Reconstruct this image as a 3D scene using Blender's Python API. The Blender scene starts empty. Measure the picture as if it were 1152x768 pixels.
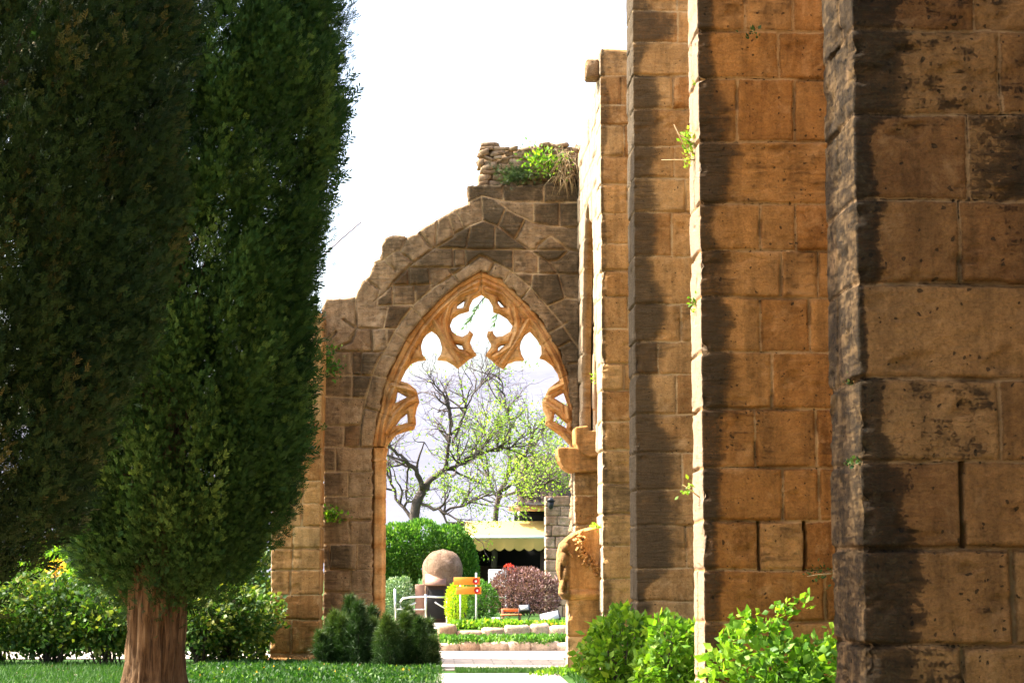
import bpy, math, random
import numpy as np
from mathutils import Vector
rng = np.random.default_rng(7)
random.seed(7)
R = math.radians
SC = bpy.context.scene
COL = SC.collection

# ------------------------------------------------------------------ camera
F = 2200.0
CAMZ = 1.5
vl = math.sqrt(86**2 + 256**2 + F*F)
YAW = math.asin(-86/vl)
PIT = math.acos((F/vl)/math.cos(YAW))
cd = bpy.data.cameras.new('camera')
cd.sensor_width = 36; cd.lens = F/1152*36
cd.clip_start = .1; cd.clip_end = 12000
cam = bpy.data.objects.new('camera', cd); COL.objects.link(cam)
cam.location = (0, 0, CAMZ); cam.rotation_euler = (R(90)+PIT, 0, YAW)
SC.camera = cam
# ------------------------------------------------------------------ light
SUN_EL, SUN_AZ = 50.0, 15.0      # azimuth: degrees from -X towards +Y
W = bpy.data.worlds.new('World'); SC.world = W; W.use_nodes = True
nt = W.node_tree
sky = nt.nodes.new('ShaderNodeTexSky'); sky.sky_type = 'NISHITA'; sky.sun_disc = False
sdir = Vector((-math.cos(R(SUN_EL))*math.cos(R(SUN_AZ)), math.cos(R(SUN_EL))*math.sin(R(SUN_AZ)), math.sin(R(SUN_EL))))
sky.sun_elevation = R(SUN_EL); sky.sun_rotation = math.atan2(sdir.x, sdir.y)
sky.dust_density = 6.0; sky.air_density = 1.0; sky.ozone_density = .6
bg = nt.nodes['Background']; bg.inputs[1].default_value = 0.15
nt.links.new(sky.outputs[0], bg.inputs[0])
sl = bpy.data.lights.new('sun', 'SUN'); sl.energy = 4.6; sl.angle = R(.5); sl.color = (1, .93, .82)
so = bpy.data.objects.new('sun', sl); COL.objects.link(so)
so.rotation_euler = (-sdir).to_track_quat('-Z', 'Y').to_euler()
SC.view_settings.view_transform = 'Standard'; SC.view_settings.look = 'None'
SC.view_settings.exposure = 2.12; SC.view_settings.gamma = 1
SC.view_settings.use_curve_mapping = False
SC.render.engine = 'CYCLES'
SC.cycles.max_bounces = 7; SC.cycles.diffuse_bounces = 4; SC.cycles.transparent_max_bounces = 8
SC.cycles.use_denoising = True

# ------------------------------------------------------------------ maths helpers
_fw = np.array([-math.sin(YAW)*math.cos(PIT), math.cos(YAW)*math.cos(PIT), math.sin(PIT)])
_rt = np.array([math.cos(YAW), math.sin(YAW), 0.])
_up = np.cross(_rt, _fw)
def P(px, py, Y):
    d = _rt*(px-576) + _up*(384-py) + _fw*F
    d = d*(Y/d[1])
    return np.array([d[0], Y, d[2]+CAMZ])
def PL(pts, Y):
    return np.array([P(a, b, Y)[[0, 2]] for a, b in pts])

def _h(i, j, k, s):
    n = (i.astype(np.int64)*374761393 + j.astype(np.int64)*668265263 + k.astype(np.int64)*2147483647 + s*974634777) & 0x7fffffff
    n = ((n ^ (n >> 13))*1274126177) & 0x7fffffff
    n = (n ^ (n >> 16)) & 0xffff
    return n/65535.0
def vn(x, y, z=0., s=0):
    x, y, z = np.broadcast_arrays(np.asarray(x, float), np.asarray(y, float), np.asarray(z, float))
    xi, yi, zi = np.floor(x), np.floor(y), np.floor(z)
    a, b, c = x-xi, y-yi, z-zi
    a = a*a*(3-2*a); b = b*b*(3-2*b); c = c*c*(3-2*c)
    r = 0
    for dx in (0, 1):
        for dy in (0, 1):
            for dz in (0, 1):
                w = (a if dx else 1-a)*(b if dy else 1-b)*(c if dz else 1-c)
                r = r + w*_h(xi+dx, yi+dy, zi+dz, s)
    return r
def fbm(x, y, z=0., s=0, o=4):
    r, a, t = 0, 1., 0.
    for k in range(o):
        r = r + a*vn(x*2**k, y*2**k, np.asarray(z)*2**k, s+k*17); t += a; a *= .5
    return r/t
def sst(e0, e1, x):
    t = np.clip((x-e0)/(e1-e0), 0, 1); return t*t*(3-2*t)
def segdist(X, Z, segs):
    """distance to a set of segments (n,4), also the nearest point"""
    best = np.full(X.shape, 1e9); nx = X.copy(); nz = Z.copy()
    for (x0, z0, x1, z1) in segs:
        dx, dz = x1-x0, z1-z0; L = dx*dx+dz*dz+1e-12
        t = np.clip(((X-x0)*dx+(Z-z0)*dz)/L, 0, 1)
        qx, qz = x0+t*dx, z0+t*dz
        d = np.hypot(X-qx, Z-qz); m = d < best
        best = np.where(m, d, best); nx = np.where(m, qx, nx); nz = np.where(m, qz, nz)
    return best, nx, nz
def polysegs(poly, closed=True):
    poly = np.asarray(poly); q = np.roll(poly, -1, 0)
    s = np.hstack([poly, q]); return s if closed else s[:-1]
def inside(X, Z, poly):
    c = np.zeros(X.shape, bool)
    for x0, z0, x1, z1 in polysegs(poly):
        if z0 == z1: continue
        m = ((z0 > Z) != (z1 > Z)) & (X < (x1-x0)*(Z-z0)/(z1-z0)+x0)
        c ^= m
    return c
def label_regions(mask):
    lab = np.zeros(mask.shape, np.int32); n = 0
    H, Wd = mask.shape
    from collections import deque
    ml = mask.tolist(); L = [[0]*Wd for _ in range(H)]
    for i in range(H):
        for j in range(Wd):
            if ml[i][j] and not L[i][j]:
                n += 1; q = [(i, j)]; L[i][j] = n
                while q:
                    a, b = q.pop()
                    for c, d in ((a+1, b), (a-1, b), (a, b+1), (a, b-1)):
                        if 0 <= c < H and 0 <= d < Wd and ml[c][d] and not L[c][d]:
                            L[c][d] = n; q.append((c, d))
    return np.array(L)

# ------------------------------------------------------------------ object helpers
def tag(o, label=None, cat=None, group=None, kind=None):
    if label: o['label'] = label
    if cat: o['category'] = cat
    if group: o['group'] = group
    if kind: o['kind'] = kind
    return o
def thing(name, loc, label, cat, group=None):
    o = bpy.data.objects.new(name, None); o.empty_display_size = .2
    COL.objects.link(o); o.location = loc
    return tag(o, label, cat, group)
def mk(name, V, Fs, mat, parent=None, attrs=None, smooth=False, mats=None, fmat=None):
    V = np.asarray(V, np.float32)
    if parent is not None:
        V = V - np.array(parent.location, np.float32)
        if parent.parent is not None: V = V - np.array(parent.parent.location, np.float32)
    if not isinstance(Fs, list) or np.ndim(Fs[0]) == 1: Fs = [Fs]
    Fs = [np.asarray(f, np.int32) for f in Fs if len(f)]
    me = bpy.data.meshes.new(name)
    nl = sum(f.size for f in Fs); nf = sum(len(f) for f in Fs)
    me.vertices.add(len(V)); me.vertices.foreach_set('co', V.ravel())
    me.loops.add(nl); me.loops.foreach_set('vertex_index', np.concatenate([f.ravel() for f in Fs]))
    me.polygons.add(nf)
    tot = np.concatenate([np.full(len(f), f.shape[1], np.int32) for f in Fs])
    st = np.concatenate([[0], np.cumsum(tot)[:-1]]).astype(np.int32)
    me.polygons.foreach_set('loop_start', st); me.polygons.foreach_set('loop_total', tot)
    if smooth: me.polygons.foreach_set('use_smooth', np.ones(nf, bool))
    me.update(calc_edges=True)
    if attrs:
        for k, a in attrs.items():
            at = me.attributes.new(k, 'FLOAT', 'POINT'); at.data.foreach_set('value', np.asarray(a, np.float32).ravel())
    me.validate()
    me.materials.append(mat)
    o = bpy.data.objects.new(name, me); COL.objects.link(o)
    if parent is not None: o.parent = parent
    return o
class MB:
    def __init__(s): s.V = []; s.F = {}; s.n = 0; s.A = []
    def add(s, V, Fs, tone=.5):
        V = np.asarray(V, float)
        if not isinstance(Fs, list) or np.ndim(Fs[0]) == 1: Fs = [Fs]
        for f in Fs:
            f = np.asarray(f, int)
            if len(f): s.F.setdefault(f.shape[1], []).append(f+s.n)
        s.V.append(V); s.n += len(V); s.A.append(np.broadcast_to(tone, (len(V),)))
    def box(s, x0, x1, y0, y1, z0, z1, bev=0.0, tone=.5):
        if bev <= 0:
            V = [(x, y, z) for x in (x0, x1) for y in (y0, y1) for z in (z0, z1)]
            s.add(V, [(0, 1, 3, 2), (4, 6, 7, 5), (0, 4, 5, 1), (2, 3, 7, 6), (0, 2, 6, 4), (1, 5, 7, 3)], tone); return
        b = bev
        def ring(z, i): return [(x0+i, y0+b, z), (x0+b, y0+i, z), (x1-b, y0+i, z), (x1-i, y0+b, z), (x1-i, y1-b, z), (x1-b, y1-i, z), (x0+b, y1-i, z), (x0+i, y1-b, z)]
        V = ring(z0, b*.9)+ring(z0+b, 0)+ring(z1-b, 0)+ring(z1, b*.9)
        Fq = [(k*8+j, k*8+(j+1) % 8, k*8+8+(j+1) % 8, k*8+8+j) for k in range(3) for j in range(8)]
        s.add(V, [Fq, [tuple(range(7, -1, -1)), tuple(range(24, 32))]], tone)
    def tube(s, pts, rad, n=6, tone=.5, caps=True):
        pts = np.asarray(pts, float); m = len(pts)
        rad = np.broadcast_to(rad, (m,))
        t = np.gradient(pts, axis=0); t /= np.linalg.norm(t, axis=1)[:, None]+1e-9
        ref = np.array([0, 0, 1.]) if abs(t[0][2]) < .9 else np.array([1., 0, 0])
        V = []
        for i in range(m):
            a = np.cross(t[i], ref); a /= np.linalg.norm(a)+1e-9
            b = np.cross(t[i], a); ref = -np.cross(t[i], a)*0+ref
            for k in range(n):
                th = 2*math.pi*k/n
                V.append(pts[i]+rad[i]*(math.cos(th)*a+math.sin(th)*b))
        Fq = [(i*n+k, i*n+(k+1) % n, (i+1)*n+(k+1) % n, (i+1)*n+k) for i in range(m-1) for k in range(n)]
        Fs = [Fq]
        if caps: Fs.append([tuple(range(n-1, -1, -1)), tuple(range((m-1)*n, m*n))])
        s.add(V, Fs, tone)
    def build(s, name, mat, parent=None, smooth=False):
        V = np.vstack(s.V); Fs = [np.vstack(f) for f in s.F.values()]
        return mk(name, V, Fs, mat, parent, {'tone': np.concatenate(s.A), 'jdist': np.full(len(V), .3)}, smooth)

# ------------------------------------------------------------------ materials
def nodes(name):
    m = bpy.data.materials.new(name); m.use_nodes = True
    t = m.node_tree; b = t.nodes['Principled BSDF']
    return m, t, b
def N(t, typ, **kw):
    n = t.nodes.new(typ)
    for k, v in kw.items():
        if k.startswith('i_'):
            n.inputs[int(k[2:]) if k[2:].isdigit() else k[2:]].default_value = v
        else: setattr(n, k, v)
    return n
def L(t, a, b): t.links.new(a, b)
def col(c): return (c[0], c[1], c[2], 1)
def mixc(t, fac, a, b, mode='MIX'):
    n = t.nodes.new('ShaderNodeMix'); n.data_type = 'RGBA'; n.blend_type = mode
    for sock, v in ((0, fac), (6, a), (7, b)):
        if isinstance(v, (int, float)): n.inputs[sock].default_value = v
        elif isinstance(v, tuple): n.inputs[sock].default_value = col(v)
        else: L(t, v, n.inputs[sock])
    return n.outputs[2]
def mth(t, op, a, b=None, c=None, clamp=False):
    n = t.nodes.new('ShaderNodeMath'); n.operation = op; n.use_clamp = clamp
    for i, v in enumerate((a, b, c)):
        if v is None: continue
        if isinstance(v, (int, float)): n.inputs[i].default_value = v
        else: L(t, v, n.inputs[i])
    return n.outputs[0]
def ramp(t, fac, stops):
    n = t.nodes.new('ShaderNodeValToRGB'); e = n.color_ramp.elements
    e[0].position = stops[0][0]; e[1].position = stops[-1][0]
    e[0].color = col(stops[0][1]); e[1].color = col(stops[-1][1])
    for p, c in stops[1:-1]:
        x = e.new(p); x.color = col(c)
    L(t, fac, n.inputs[0]); return n.outputs[0]
def noise(t, vec, scale, det=6, rough=.6, dist=0.):
    n = N(t, 'ShaderNodeTexNoise'); n.inputs['Scale'].default_value = scale
    n.inputs['Detail'].default_value = det; n.inputs['Roughness'].default_value = rough
    n.inputs['Distortion'].default_value = dist
    L(t, vec, n.inputs['Vector']); return n.outputs[0]
def g3(v): return (v, v, v)

def stone_mat(name, c1, c2, c3, mortar, dark, bump=.5, pit=1., var=.45, patina_sunlit_c=(.40, .335, .25), jw=1.):
    m, t, b = nodes(name)
    geo = N(t, 'ShaderNodeTexCoord').outputs['Object']
    tone = N(t, 'ShaderNodeAttribute', attribute_name='tone').outputs['Fac']
    mo = N(t, 'ShaderNodeAttribute', attribute_name='mortar').outputs['Fac']
    st = N(t, 'ShaderNodeAttribute', attribute_name='stain').outputs['Fac']
    pa = N(t, 'ShaderNodeAttribute', attribute_name='patina_sunlit').outputs['Fac']
    n1 = noise(t, geo, 1.7, 5, .6); n2 = noise(t, geo, 9, 8, .68); n3 = noise(t, geo, 55, 8, .75)
    mp = N(t, 'ShaderNodeMapping'); mp.inputs['Scale'].default_value = (3, 3, 26); L(t, geo, mp.inputs[0])
    lay = noise(t, mp.outputs[0], 1.0, 5, .6, .6)
    f = mth(t, 'ADD', mth(t, 'MULTIPLY', tone, .78), mth(t, 'MULTIPLY', n2, .32))
    mid = tuple(.5*(a_+b_) for a_, b_ in zip(c2, c3)); dd = (c1[0]*.92, c1[1]*.86, c1[2]*.8)
    c = ramp(t, f, [(.14, c1), (.30, mid), (.48, c2), (.62, dd), (.78, c2), (.95, c3)])
    k = ramp(t, n3, [(.25, g3(1-var)), (.5, g3(1.)), (.78, g3(1+var*.6))])
    c = mixc(t, 1., c, k, 'MULTIPLY')
    k2 = ramp(t, n1, [(.3, g3(.70)), (.7, g3(1.22))])
    c = mixc(t, 1., c, k2, 'MULTIPLY')
    c = mixc(t, 1., c, ramp(t, noise(t, geo, 24, 10, .82, .3), [(.33, g3(.62)), (.5, g3(1.)), (.68, g3(1.18))]), 'MULTIPLY')
    mv = N(t, 'ShaderNodeMapping'); mv.inputs['Scale'].default_value = (7, 7, .9); L(t, geo, mv.inputs[0])
    c = mixc(t, 1., c, ramp(t, noise(t, mv.outputs[0], 1., 5, .6), [(.36, g3(.68)), (.52, g3(1.)), (.7, g3(1.1))]), 'MULTIPLY')
    c = mixc(t, mth(t, 'MULTIPLY', pa, .8), c, mixc(t, 1., patina_sunlit_c, k, 'MULTIPLY'))  # left faces paler: grey patina plus sunlit whiteness painted into the colour
    c = mixc(t, mth(t, 'MULTIPLY', ramp(t, noise(t, geo, 2.6, 8, .75, .4), [(.54, g3(0.)), (.66, g3(.55))]), 1.), c, tuple(min(.8, x*1.12+.03) for x in c3))
    # mortar
    jd = N(t, 'ShaderNodeAttribute', attribute_name='jdist').outputs['Fac']
    nj = noise(t, geo, 38, 6, .7); nk = noise(t, geo, 3.1, 4, .6)
    jn = mth(t, 'ADD', jd, mth(t, 'MULTIPLY', mth(t, 'SUBTRACT', nj, .5), .030*jw))
    wd = mth(t, 'MULTIPLY', ramp(t, nk, [(.35, g3(.25)), (.62, g3(1.))]), .014*jw)
    mo = mth(t, 'SUBTRACT', 1., mth(t, 'DIVIDE', mth(t, 'SUBTRACT', jn, wd), .006, clamp=True), clamp=True)
    mf = mth(t, 'MULTIPLY', mo, ramp(t, n2, [(.32, g3(.45)), (.55, g3(.95))]))
    ck = mth(t, 'SUBTRACT', 1., mth(t, 'DIVIDE', mth(t, 'ADD', jn, .0015), .0055, clamp=True), clamp=True)
    ck = mth(t, 'MULTIPLY', ck, ramp(t, noise(t, geo, 2.3, 4, .6), [(.48, g3(0.)), (.56, g3(1.))]))
    c = mixc(t, mf, c, mortar)
    # dark crust of lichen, ragged along the bedding
    lay2 = mth(t, 'ADD', mth(t, 'MULTIPLY', lay, .35), mth(t, 'MULTIPLY', noise(t, geo, 6.5, 9, .72, .25), .65))
    sf = mth(t, 'ADD', st, mth(t, 'MULTIPLY', mth(t, 'SUBTRACT', lay2, .5), 1.9))
    sf = mth(t, 'ADD', sf, mth(t, 'MULTIPLY', mth(t, 'SUBTRACT', n3, .5), 1.1))
    sf = mth(t, 'ADD', sf, mth(t, 'MULTIPLY', mth(t, 'SUBTRACT', noise(t, geo, 24, 8, .8, .3), .5), 1.0))
    sf = mth(t, 'ADD', sf, -.04)
    sf = ramp(t, sf, [(.30, g3(0.)), (.52, g3(.42)), (.74, g3(.80)), (1., g3(.94))])
    n4 = noise(t, geo, 5, 6, .7, .4)
    dk = mixc(t, n4, dark, (dark[0]*1.7, dark[1]*1.6, dark[2]*1.4))
    dk = mixc(t, 1., dk, ramp(t, n3, [(.28, g3(.45)), (.7, g3(1.6))]), 'MULTIPLY')
    c = mixc(t, sf, c, dk)
    c = mixc(t, mth(t, 'MULTIPLY', ck, .85), c, (dark[0]*.35, dark[1]*.3, dark[2]*.25))
    # pits
    vo = N(t, 'ShaderNodeTexVoronoi'); vo.inputs['Scale'].default_value = 21; vo.inputs['Randomness'].default_value = 1
    dn = N(t, 'ShaderNodeVectorMath'); dn.operation = 'ADD'
    nv = N(t, 'ShaderNodeTexNoise'); nv.inputs['Scale'].default_value = 14; L(t, geo, nv.inputs['Vector'])
    L(t, geo, dn.inputs[0]); sc = N(t, 'ShaderNodeVectorMath'); sc.operation = 'SCALE'; sc.inputs['Scale'].default_value = .07
    L(t, nv.outputs['Color'], sc.inputs[0]); L(t, sc.outputs[0], dn.inputs[1]); L(t, dn.outputs[0], vo.inputs['Vector'])
    rnd = N(t, 'ShaderNodeSeparateColor'); L(t, vo.outputs['Color'], rnd.inputs[0])
    thr = mth(t, 'MULTIPLY', mth(t, 'SUBTRACT', rnd.outputs[0], .50), .50*pit)
    pf = mth(t, 'SUBTRACT', thr, vo.outputs['Distance'])
    pf = ramp(t, mth(t, 'MULTIPLY', pf, 14), [(0., g3(0.)), (.6, g3(1.))])
    c = mixc(t, mth(t, 'MULTIPLY', pf, .75), c, (dark[0]*.9, dark[1]*.8, dark[2]*.7))
    L(t, c, b.inputs['Base Color'])
    b.inputs['Roughness'].default_value = .92
    b.inputs['Specular IOR Level'].default_value = .12
    n5 = noise(t, geo, 24, 10, .82, .3)
    grv = mth(t, 'DIVIDE', jn, .022*jw, clamp=True)
    h = mth(t, 'ADD', mth(t, 'MULTIPLY', n2, .7), mth(t, 'MULTIPLY', n3, .30))
    h = mth(t, 'ADD', h, mth(t, 'MULTIPLY', n5, .75))
    h = mth(t, 'SUBTRACT', h, mth(t, 'MULTIPLY', pf, .5))
    h = mth(t, 'ADD', h, mth(t, 'MULTIPLY', grv, .35))
    h = mth(t, 'SUBTRACT', h, mth(t, 'MULTIPLY', ck, .5))
    h = mth(t, 'ADD', h, mth(t, 'MULTIPLY', lay, mth(t, 'ADD', .38, mth(t, 'MULTIPLY', sf, .75))))
    bp = N(t, 'ShaderNodeBump'); bp.inputs['Strength'].default_value = bump; bp.inputs['Distance'].default_value = .05
    L(t, h, bp.inputs['Height']); L(t, bp.outputs[0], b.inputs['Normal'])
    return m
def leaf_mat(name, ca, cb, cc=None, trans=.35, rough=.55, spec=.3, pos=(.1, .55, .95)):
    m, t, b = nodes(name)
    tone = N(t, 'ShaderNodeAttribute', attribute_name='tone').outputs['Fac']
    geo = N(t, 'ShaderNodeTexCoord').outputs['Object']
    n = noise(t, geo, 1.6, 3)
    f = mth(t, 'ADD', mth(t, 'MULTIPLY', tone, .75), mth(t, 'MULTIPLY', n, .3))
    c = ramp(t, f, [(pos[0], ca), (pos[1], cb), (pos[2], cc or cb)])
    L(t, c, b.inputs['Base Color']); b.inputs['Roughness'].default_value = rough
    b.inputs['Specular IOR Level'].default_value = spec
    tr = N(t, 'ShaderNodeBsdfTranslucent'); L(t, mixc(t, 1., c, (1.25, 1.3, .6), 'MULTIPLY'), tr.inputs[0])
    mx = N(t, 'ShaderNodeMixShader'); mx.inputs[0].default_value = trans
    L(t, b.outputs[0], mx.inputs[1]); L(t, tr.outputs[0], mx.inputs[2])
    L(t, mx.outputs[0], t.nodes['Material Output'].inputs[0])
    return m
def plain(name, c, rough=.7, metal=0., var=.15, scale=8., bump=.1, spec=.3):
    m, t, b = nodes(name)
    geo = N(t, 'ShaderNodeTexCoord').outputs['Object']
    n = noise(t, geo, scale, 6, .65)
    k = ramp(t, n, [(.3, g3(1-var)), (.7, g3(1+var))])
    L(t, mixc(t, 1., c, k, 'MULTIPLY'), b.inputs['Base Color'])
    b.inputs['Roughness'].default_value = rough; b.inputs['Metallic'].default_value = metal
    b.inputs['Specular IOR Level'].default_value = spec
    if bump:
        bp = N(t, 'ShaderNodeBump'); bp.inputs['Strength'].default_value = bump; bp.inputs['Distance'].default_value = .02
        L(t, n, bp.inputs['Height']); L(t, bp.outputs[0], b.inputs['Normal'])
    return m
M = {}
M['butt'] = stone_mat('orange_limestone', (.36, .150, .038), (.46, .205, .056), (.54, .27, .09), (.54, .31, .13), (.036, .027, .016), pit=1.1, bump=1.2)
M['near'] = stone_mat('brown_limestone', (.205, .100, .036), (.28, .145, .052), (.35, .20, .080), (.40, .25, .12), (.030, .026, .015), pit=1.2, bump=1.5, patina_sunlit_c=(.215, .140, .062), jw=.8)
M['far'] = stone_mat('tan_limestone', (.36, .18, .060), (.45, .25, .092), (.53, .33, .14), (.52, .36, .18), (.050, .037, .022), bump=.8)
M['wall'] = stone_mat('weathered_limestone', (.29, .175, .085), (.42, .275, .145), (.57, .41, .24), (.54, .38, .20), (.050, .039, .024), bump=1.1, jw=.8)
M['trac'] = stone_mat('carved_limestone', (.50, .24, .075), (.60, .32, .115), (.68, .42, .19), (.36, .19, .06), (.09, .055, .025), pit=.5, bump=.35, var=.2)
M['rubble'] = stone_mat('rubble_stone', (.17, .11, .06), (.28, .19, .11), (.38, .28, .18), (.4, .3, .2), (.10, .08, .05))
M['pillar'] = stone_mat('cut_block_stone', (.36, .20, .12), (.50, .31, .20), (.60, .42, .30), (.12, .08, .05), (.12, .09, .06))
M['kerb'] = stone_mat('kerb_stone', (.50, .33, .22), (.62, .45, .33), (.68, .55, .44), (.5, .4, .3), (.3, .2, .12))
M['cyp'] = leaf_mat('cypress_green', (.005, .017, .004), (.024, .064, .012), (.100, .160, .034), trans=.15, rough=.7, spec=.15)
M['cypb'] = leaf_mat('cypress_brown_green', (.004, .011, .003), (.018, .038, .009), (.11, .075, .022), trans=.10, rough=.75, spec=.12, pos=(.1, .62, 1.0))
def bark_mat():
    m, t, b = nodes('bark'); geo = N(t, 'ShaderNodeTexCoord').outputs['Object']
    mp = N(t, 'ShaderNodeMapping'); mp.inputs['Scale'].default_value = (22, 22, 2.2); L(t, geo, mp.inputs[0])
    n = noise(t, mp.outputs[0], 1., 8, .7, .5); n2 = noise(t, geo, 3, 5)
    c = ramp(t, n, [(.34, (.018, .011, .006)), (.47, (.085, .050, .025)), (.60, (.145, .090, .046)), (.75, (.20, .145, .090))])
    L(t, mixc(t, 1., c, ramp(t, n2, [(.3, g3(.65)), (.7, g3(1.15))]), 'MULTIPLY'), b.inputs['Base Color']); b.inputs['Roughness'].default_value = .95
    b.inputs['Specular IOR Level'].default_value = .1
    bp = N(t, 'ShaderNodeBump'); bp.inputs['Strength'].default_value = 1.; bp.inputs['Distance'].default_value = .04; L(t, n, bp.inputs['Height']); L(t, bp.outputs[0], b.inputs['Normal']); return m
M['bark'] = bark_mat()
M['dbark'] = plain('dark_bark', (.080, .062, .052), .9, var=.35, scale=20, bump=.6)
M['leafb'] = leaf_mat('bright_leaf', (.04, .12, .010), (.14, .29, .020), (.32, .48, .04), trans=.42)
M['leafh'] = leaf_mat('hedge_leaf', (.03, .10, .012), (.07, .20, .022), (.18, .32, .05), trans=.3)
M['leafc'] = leaf_mat('clover_leaf', (.010, .045, .006), (.028, .095, .012), (.16, .28, .04), trans=.3, pos=(.1, .7, 1.0))
M['leafd'] = leaf_mat('dark_needle', (.010, .030, .007), (.030, .070, .014), (.10, .15, .03), trans=.15)
M['leafl'] = leaf_mat('lime_leaf', (.16, .30, .010), (.38, .55, .02), (.60, .68, .04), trans=.4)
M['leafp'] = leaf_mat('purple_leaf', (.085, .035, .04), (.20, .10, .10), (.36, .24, .22), trans=.2)
M['leafg'] = leaf_mat('grey_green_leaf', (.06, .13, .05), (.16, .27, .12), (.5, .6, .45), trans=.2)
M['leafy'] = leaf_mat('young_leaf', (.13, .26, .02), (.26, .42, .04), (.46, .60, .10), trans=.45)
M['leafo'] = leaf_mat('mixed_shrub_leaf', (.020, .060, .010), (.065, .14, .02), (.30, .30, .05), trans=.35)
M['flowy'] = leaf_mat('orange_petal', (.75, .30, .02), (.85, .5, .03), (.9, .7, .08), trans=.3)
M['litter'] = leaf_mat('leaf_litter', (.10, .06, .03), (.18, .12, .06), (.28, .2, .1), trans=.1)
M['dry'] = leaf_mat('dry_stalk', (.30, .20, .10), (.50, .36, .19), (.62, .5, .3), trans=.15)
M['grass'] = leaf_mat('grass_blade', (.012, .045, .006), (.028, .095, .012), (.085, .18, .026), trans=.3)
M['metal'] = plain('brushed_steel', (.62, .62, .60), .35, 1., var=.05, bump=0)
M['dark'] = plain('dark_interior', (.018, .016, .015), .8)
M['brown'] = plain('brown_timber', (.042, .022, .014), .7, var=.3)
M['awn'] = plain('yellow_canvas', (.48, .33, .10), .85, var=.06, scale=3)
M['orange'] = plain('orange_board', (.85, .28, .03), .5, var=.06)
M['red'] = plain('red_paint', (.6, .02, .02), .5, var=.05)
M['white'] = plain('white_paint', (.8, .8, .78), .5, var=.05)
M['black'] = plain('black_plastic', (.02, .02, .022), .45, var=.1)
M['clay'] = stone_mat('clay_dome', (.20, .13, .085), (.26, .175, .12), (.32, .22, .16), (.3, .2, .1), (.06, .04, .03), jw=.01)
M['hood'] = plain('rust_brown_sheet', (.30, .16, .11), .6, var=.2)
M['glass'] = plain('lamp_glass', (.55, .58, .56), .15, var=.05, bump=0, spec=.6)

def ground_mat(name, cols, scale, bump=.3, extra=None):
    m, t, b = nodes(name)
    geo = N(t, 'ShaderNodeTexCoord').outputs['Object']
    n1 = noise(t, geo, scale, 8, .65); n2 = noise(t, geo, scale*14, 6, .7)
    f = mth(t, 'ADD', mth(t, 'MULTIPLY', n1, .6), mth(t, 'MULTIPLY', n2, .4))
    c = ramp(t, f, [(.32, cols[0]), (.5, cols[1]), (.68, cols[2])])
    if extra:   # paving joints
        br = N(t, 'ShaderNodeTexBrick'); br.inputs['Scale'].default_value = 1.
        br.inputs['Brick Width'].default_value = .62; br.inputs['Row Height'].default_value = .38
        br.inputs['Mortar Size'].default_value = .012; br.inputs['Color1'].default_value = col(g3(1.)); br.inputs['Color2'].default_value = col(g3(.88))
        br.inputs['Mortar'].default_value = col(g3(.45)); L(t, geo, br.inputs['Vector'])
        c = mixc(t, 1., c, br.outputs[0], 'MULTIPLY')
    L(t, c, b.inputs['Base Color']); b.inputs['Roughness'].default_value = .95; b.inputs['Specular IOR Level'].default_value = .1
    bp = N(t, 'ShaderNodeBump'); bp.inputs['Strength'].default_value = bump; bp.inputs['Distance'].default_value = .03
    L(t, n2, bp.inputs['Height']); L(t, bp.outputs[0], b.inputs['Normal'])
    return m
M['soil'] = ground_mat('grassy_soil', [(.025, .05, .012), (.035, .09, .015), (.08, .09, .03)], 1.5)
M['slab'] = ground_mat('grey_slab', [(.24, .20, .19), (.32, .28, .26), (.40, .36, .34)], 2.)
M['pave'] = ground_mat('pale_paving', [(.36, .30, .25), (.46, .40, .34), (.54, .48, .42)], .8, .2, True)
M['bed'] = ground_mat('flower_bed_soil', [(.07, .045, .025), (.10, .08, .03), (.09, .14, .03)], 3)
M['hill'] = ground_mat('haze_tinted_hill', [(.085, .09, .12), (.105, .11, .145), (.12, .125, .155)], .006, .2)

# ------------------------------------------------------------------ ground
def sheet(name, x0, x1, y0, y1, z, mat, nx=2, ny=2, hf=None, kind='structure'):
    xs = np.linspace(x0, x1, nx) if np.isscalar(x0) else x0
    ys = np.linspace(y0, y1, ny)
    X, Y = np.meshgrid(xs, ys); Z = np.full(X.shape, float(z))
    if hf is not None: Z = Z+hf(X, Y)
    V = np.stack([X, Y, Z], -1).reshape(-1, 3)
    i = np.arange(ny-1)[:, None]*nx+np.arange(nx-1)[None]
    Fq = np.stack([i, i+1, i+nx+1, i+nx], -1).reshape(-1, 4)
    return tag(mk(name, V, Fq, mat, smooth=True), kind=kind)
def slab(name, x0, x1, y0, y1, z0, z1, mat, bev=.02):
    b = MB(); b.box(x0, x1, y0, y1, z0, z1, bev); return tag(b.build(name, mat), kind='structure')
# main ground: flat cloister garth, then a step up, to the horizon
def gnd():
    ys = np.array([-40, 10, 20, 26, 30, 34, 37.2, 37.9, 38.1, 60, 120, 300, 900, 5000.])
    xs = np.array([-5000, -600, -100, -30, -12, -6, 0, 3, 6, 12, 30, 100, 600, 5000.])
    X, Y = np.meshgrid(xs, ys); Z = np.where(Y > 38, .35, -.004)
    Z = np.where(Y > 200, -2., Z)
    V = np.stack([X, Y, Z], -1).reshape(-1, 3); nx = len(xs)
    i = np.arange(len(ys)-1)[:, None]*nx+np.arange(nx-1)[None]
    tag(mk('ground', V, np.stack([i, i+1, i+nx+1, i+nx], -1).reshape(-1, 4), M['soil']), kind='structure')
gnd()
M['bounce_ground'] = ground_mat('warm_bounce_ground', [(.26, .17, .09), (.32, .22, .12), (.38, .27, .15)], 2)
sheet('path', -11, 2.2, -14, 24.2, .01, M['bounce_ground'])  # unseen warm ground, added to bounce sunlight onto the shaded stone
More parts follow.
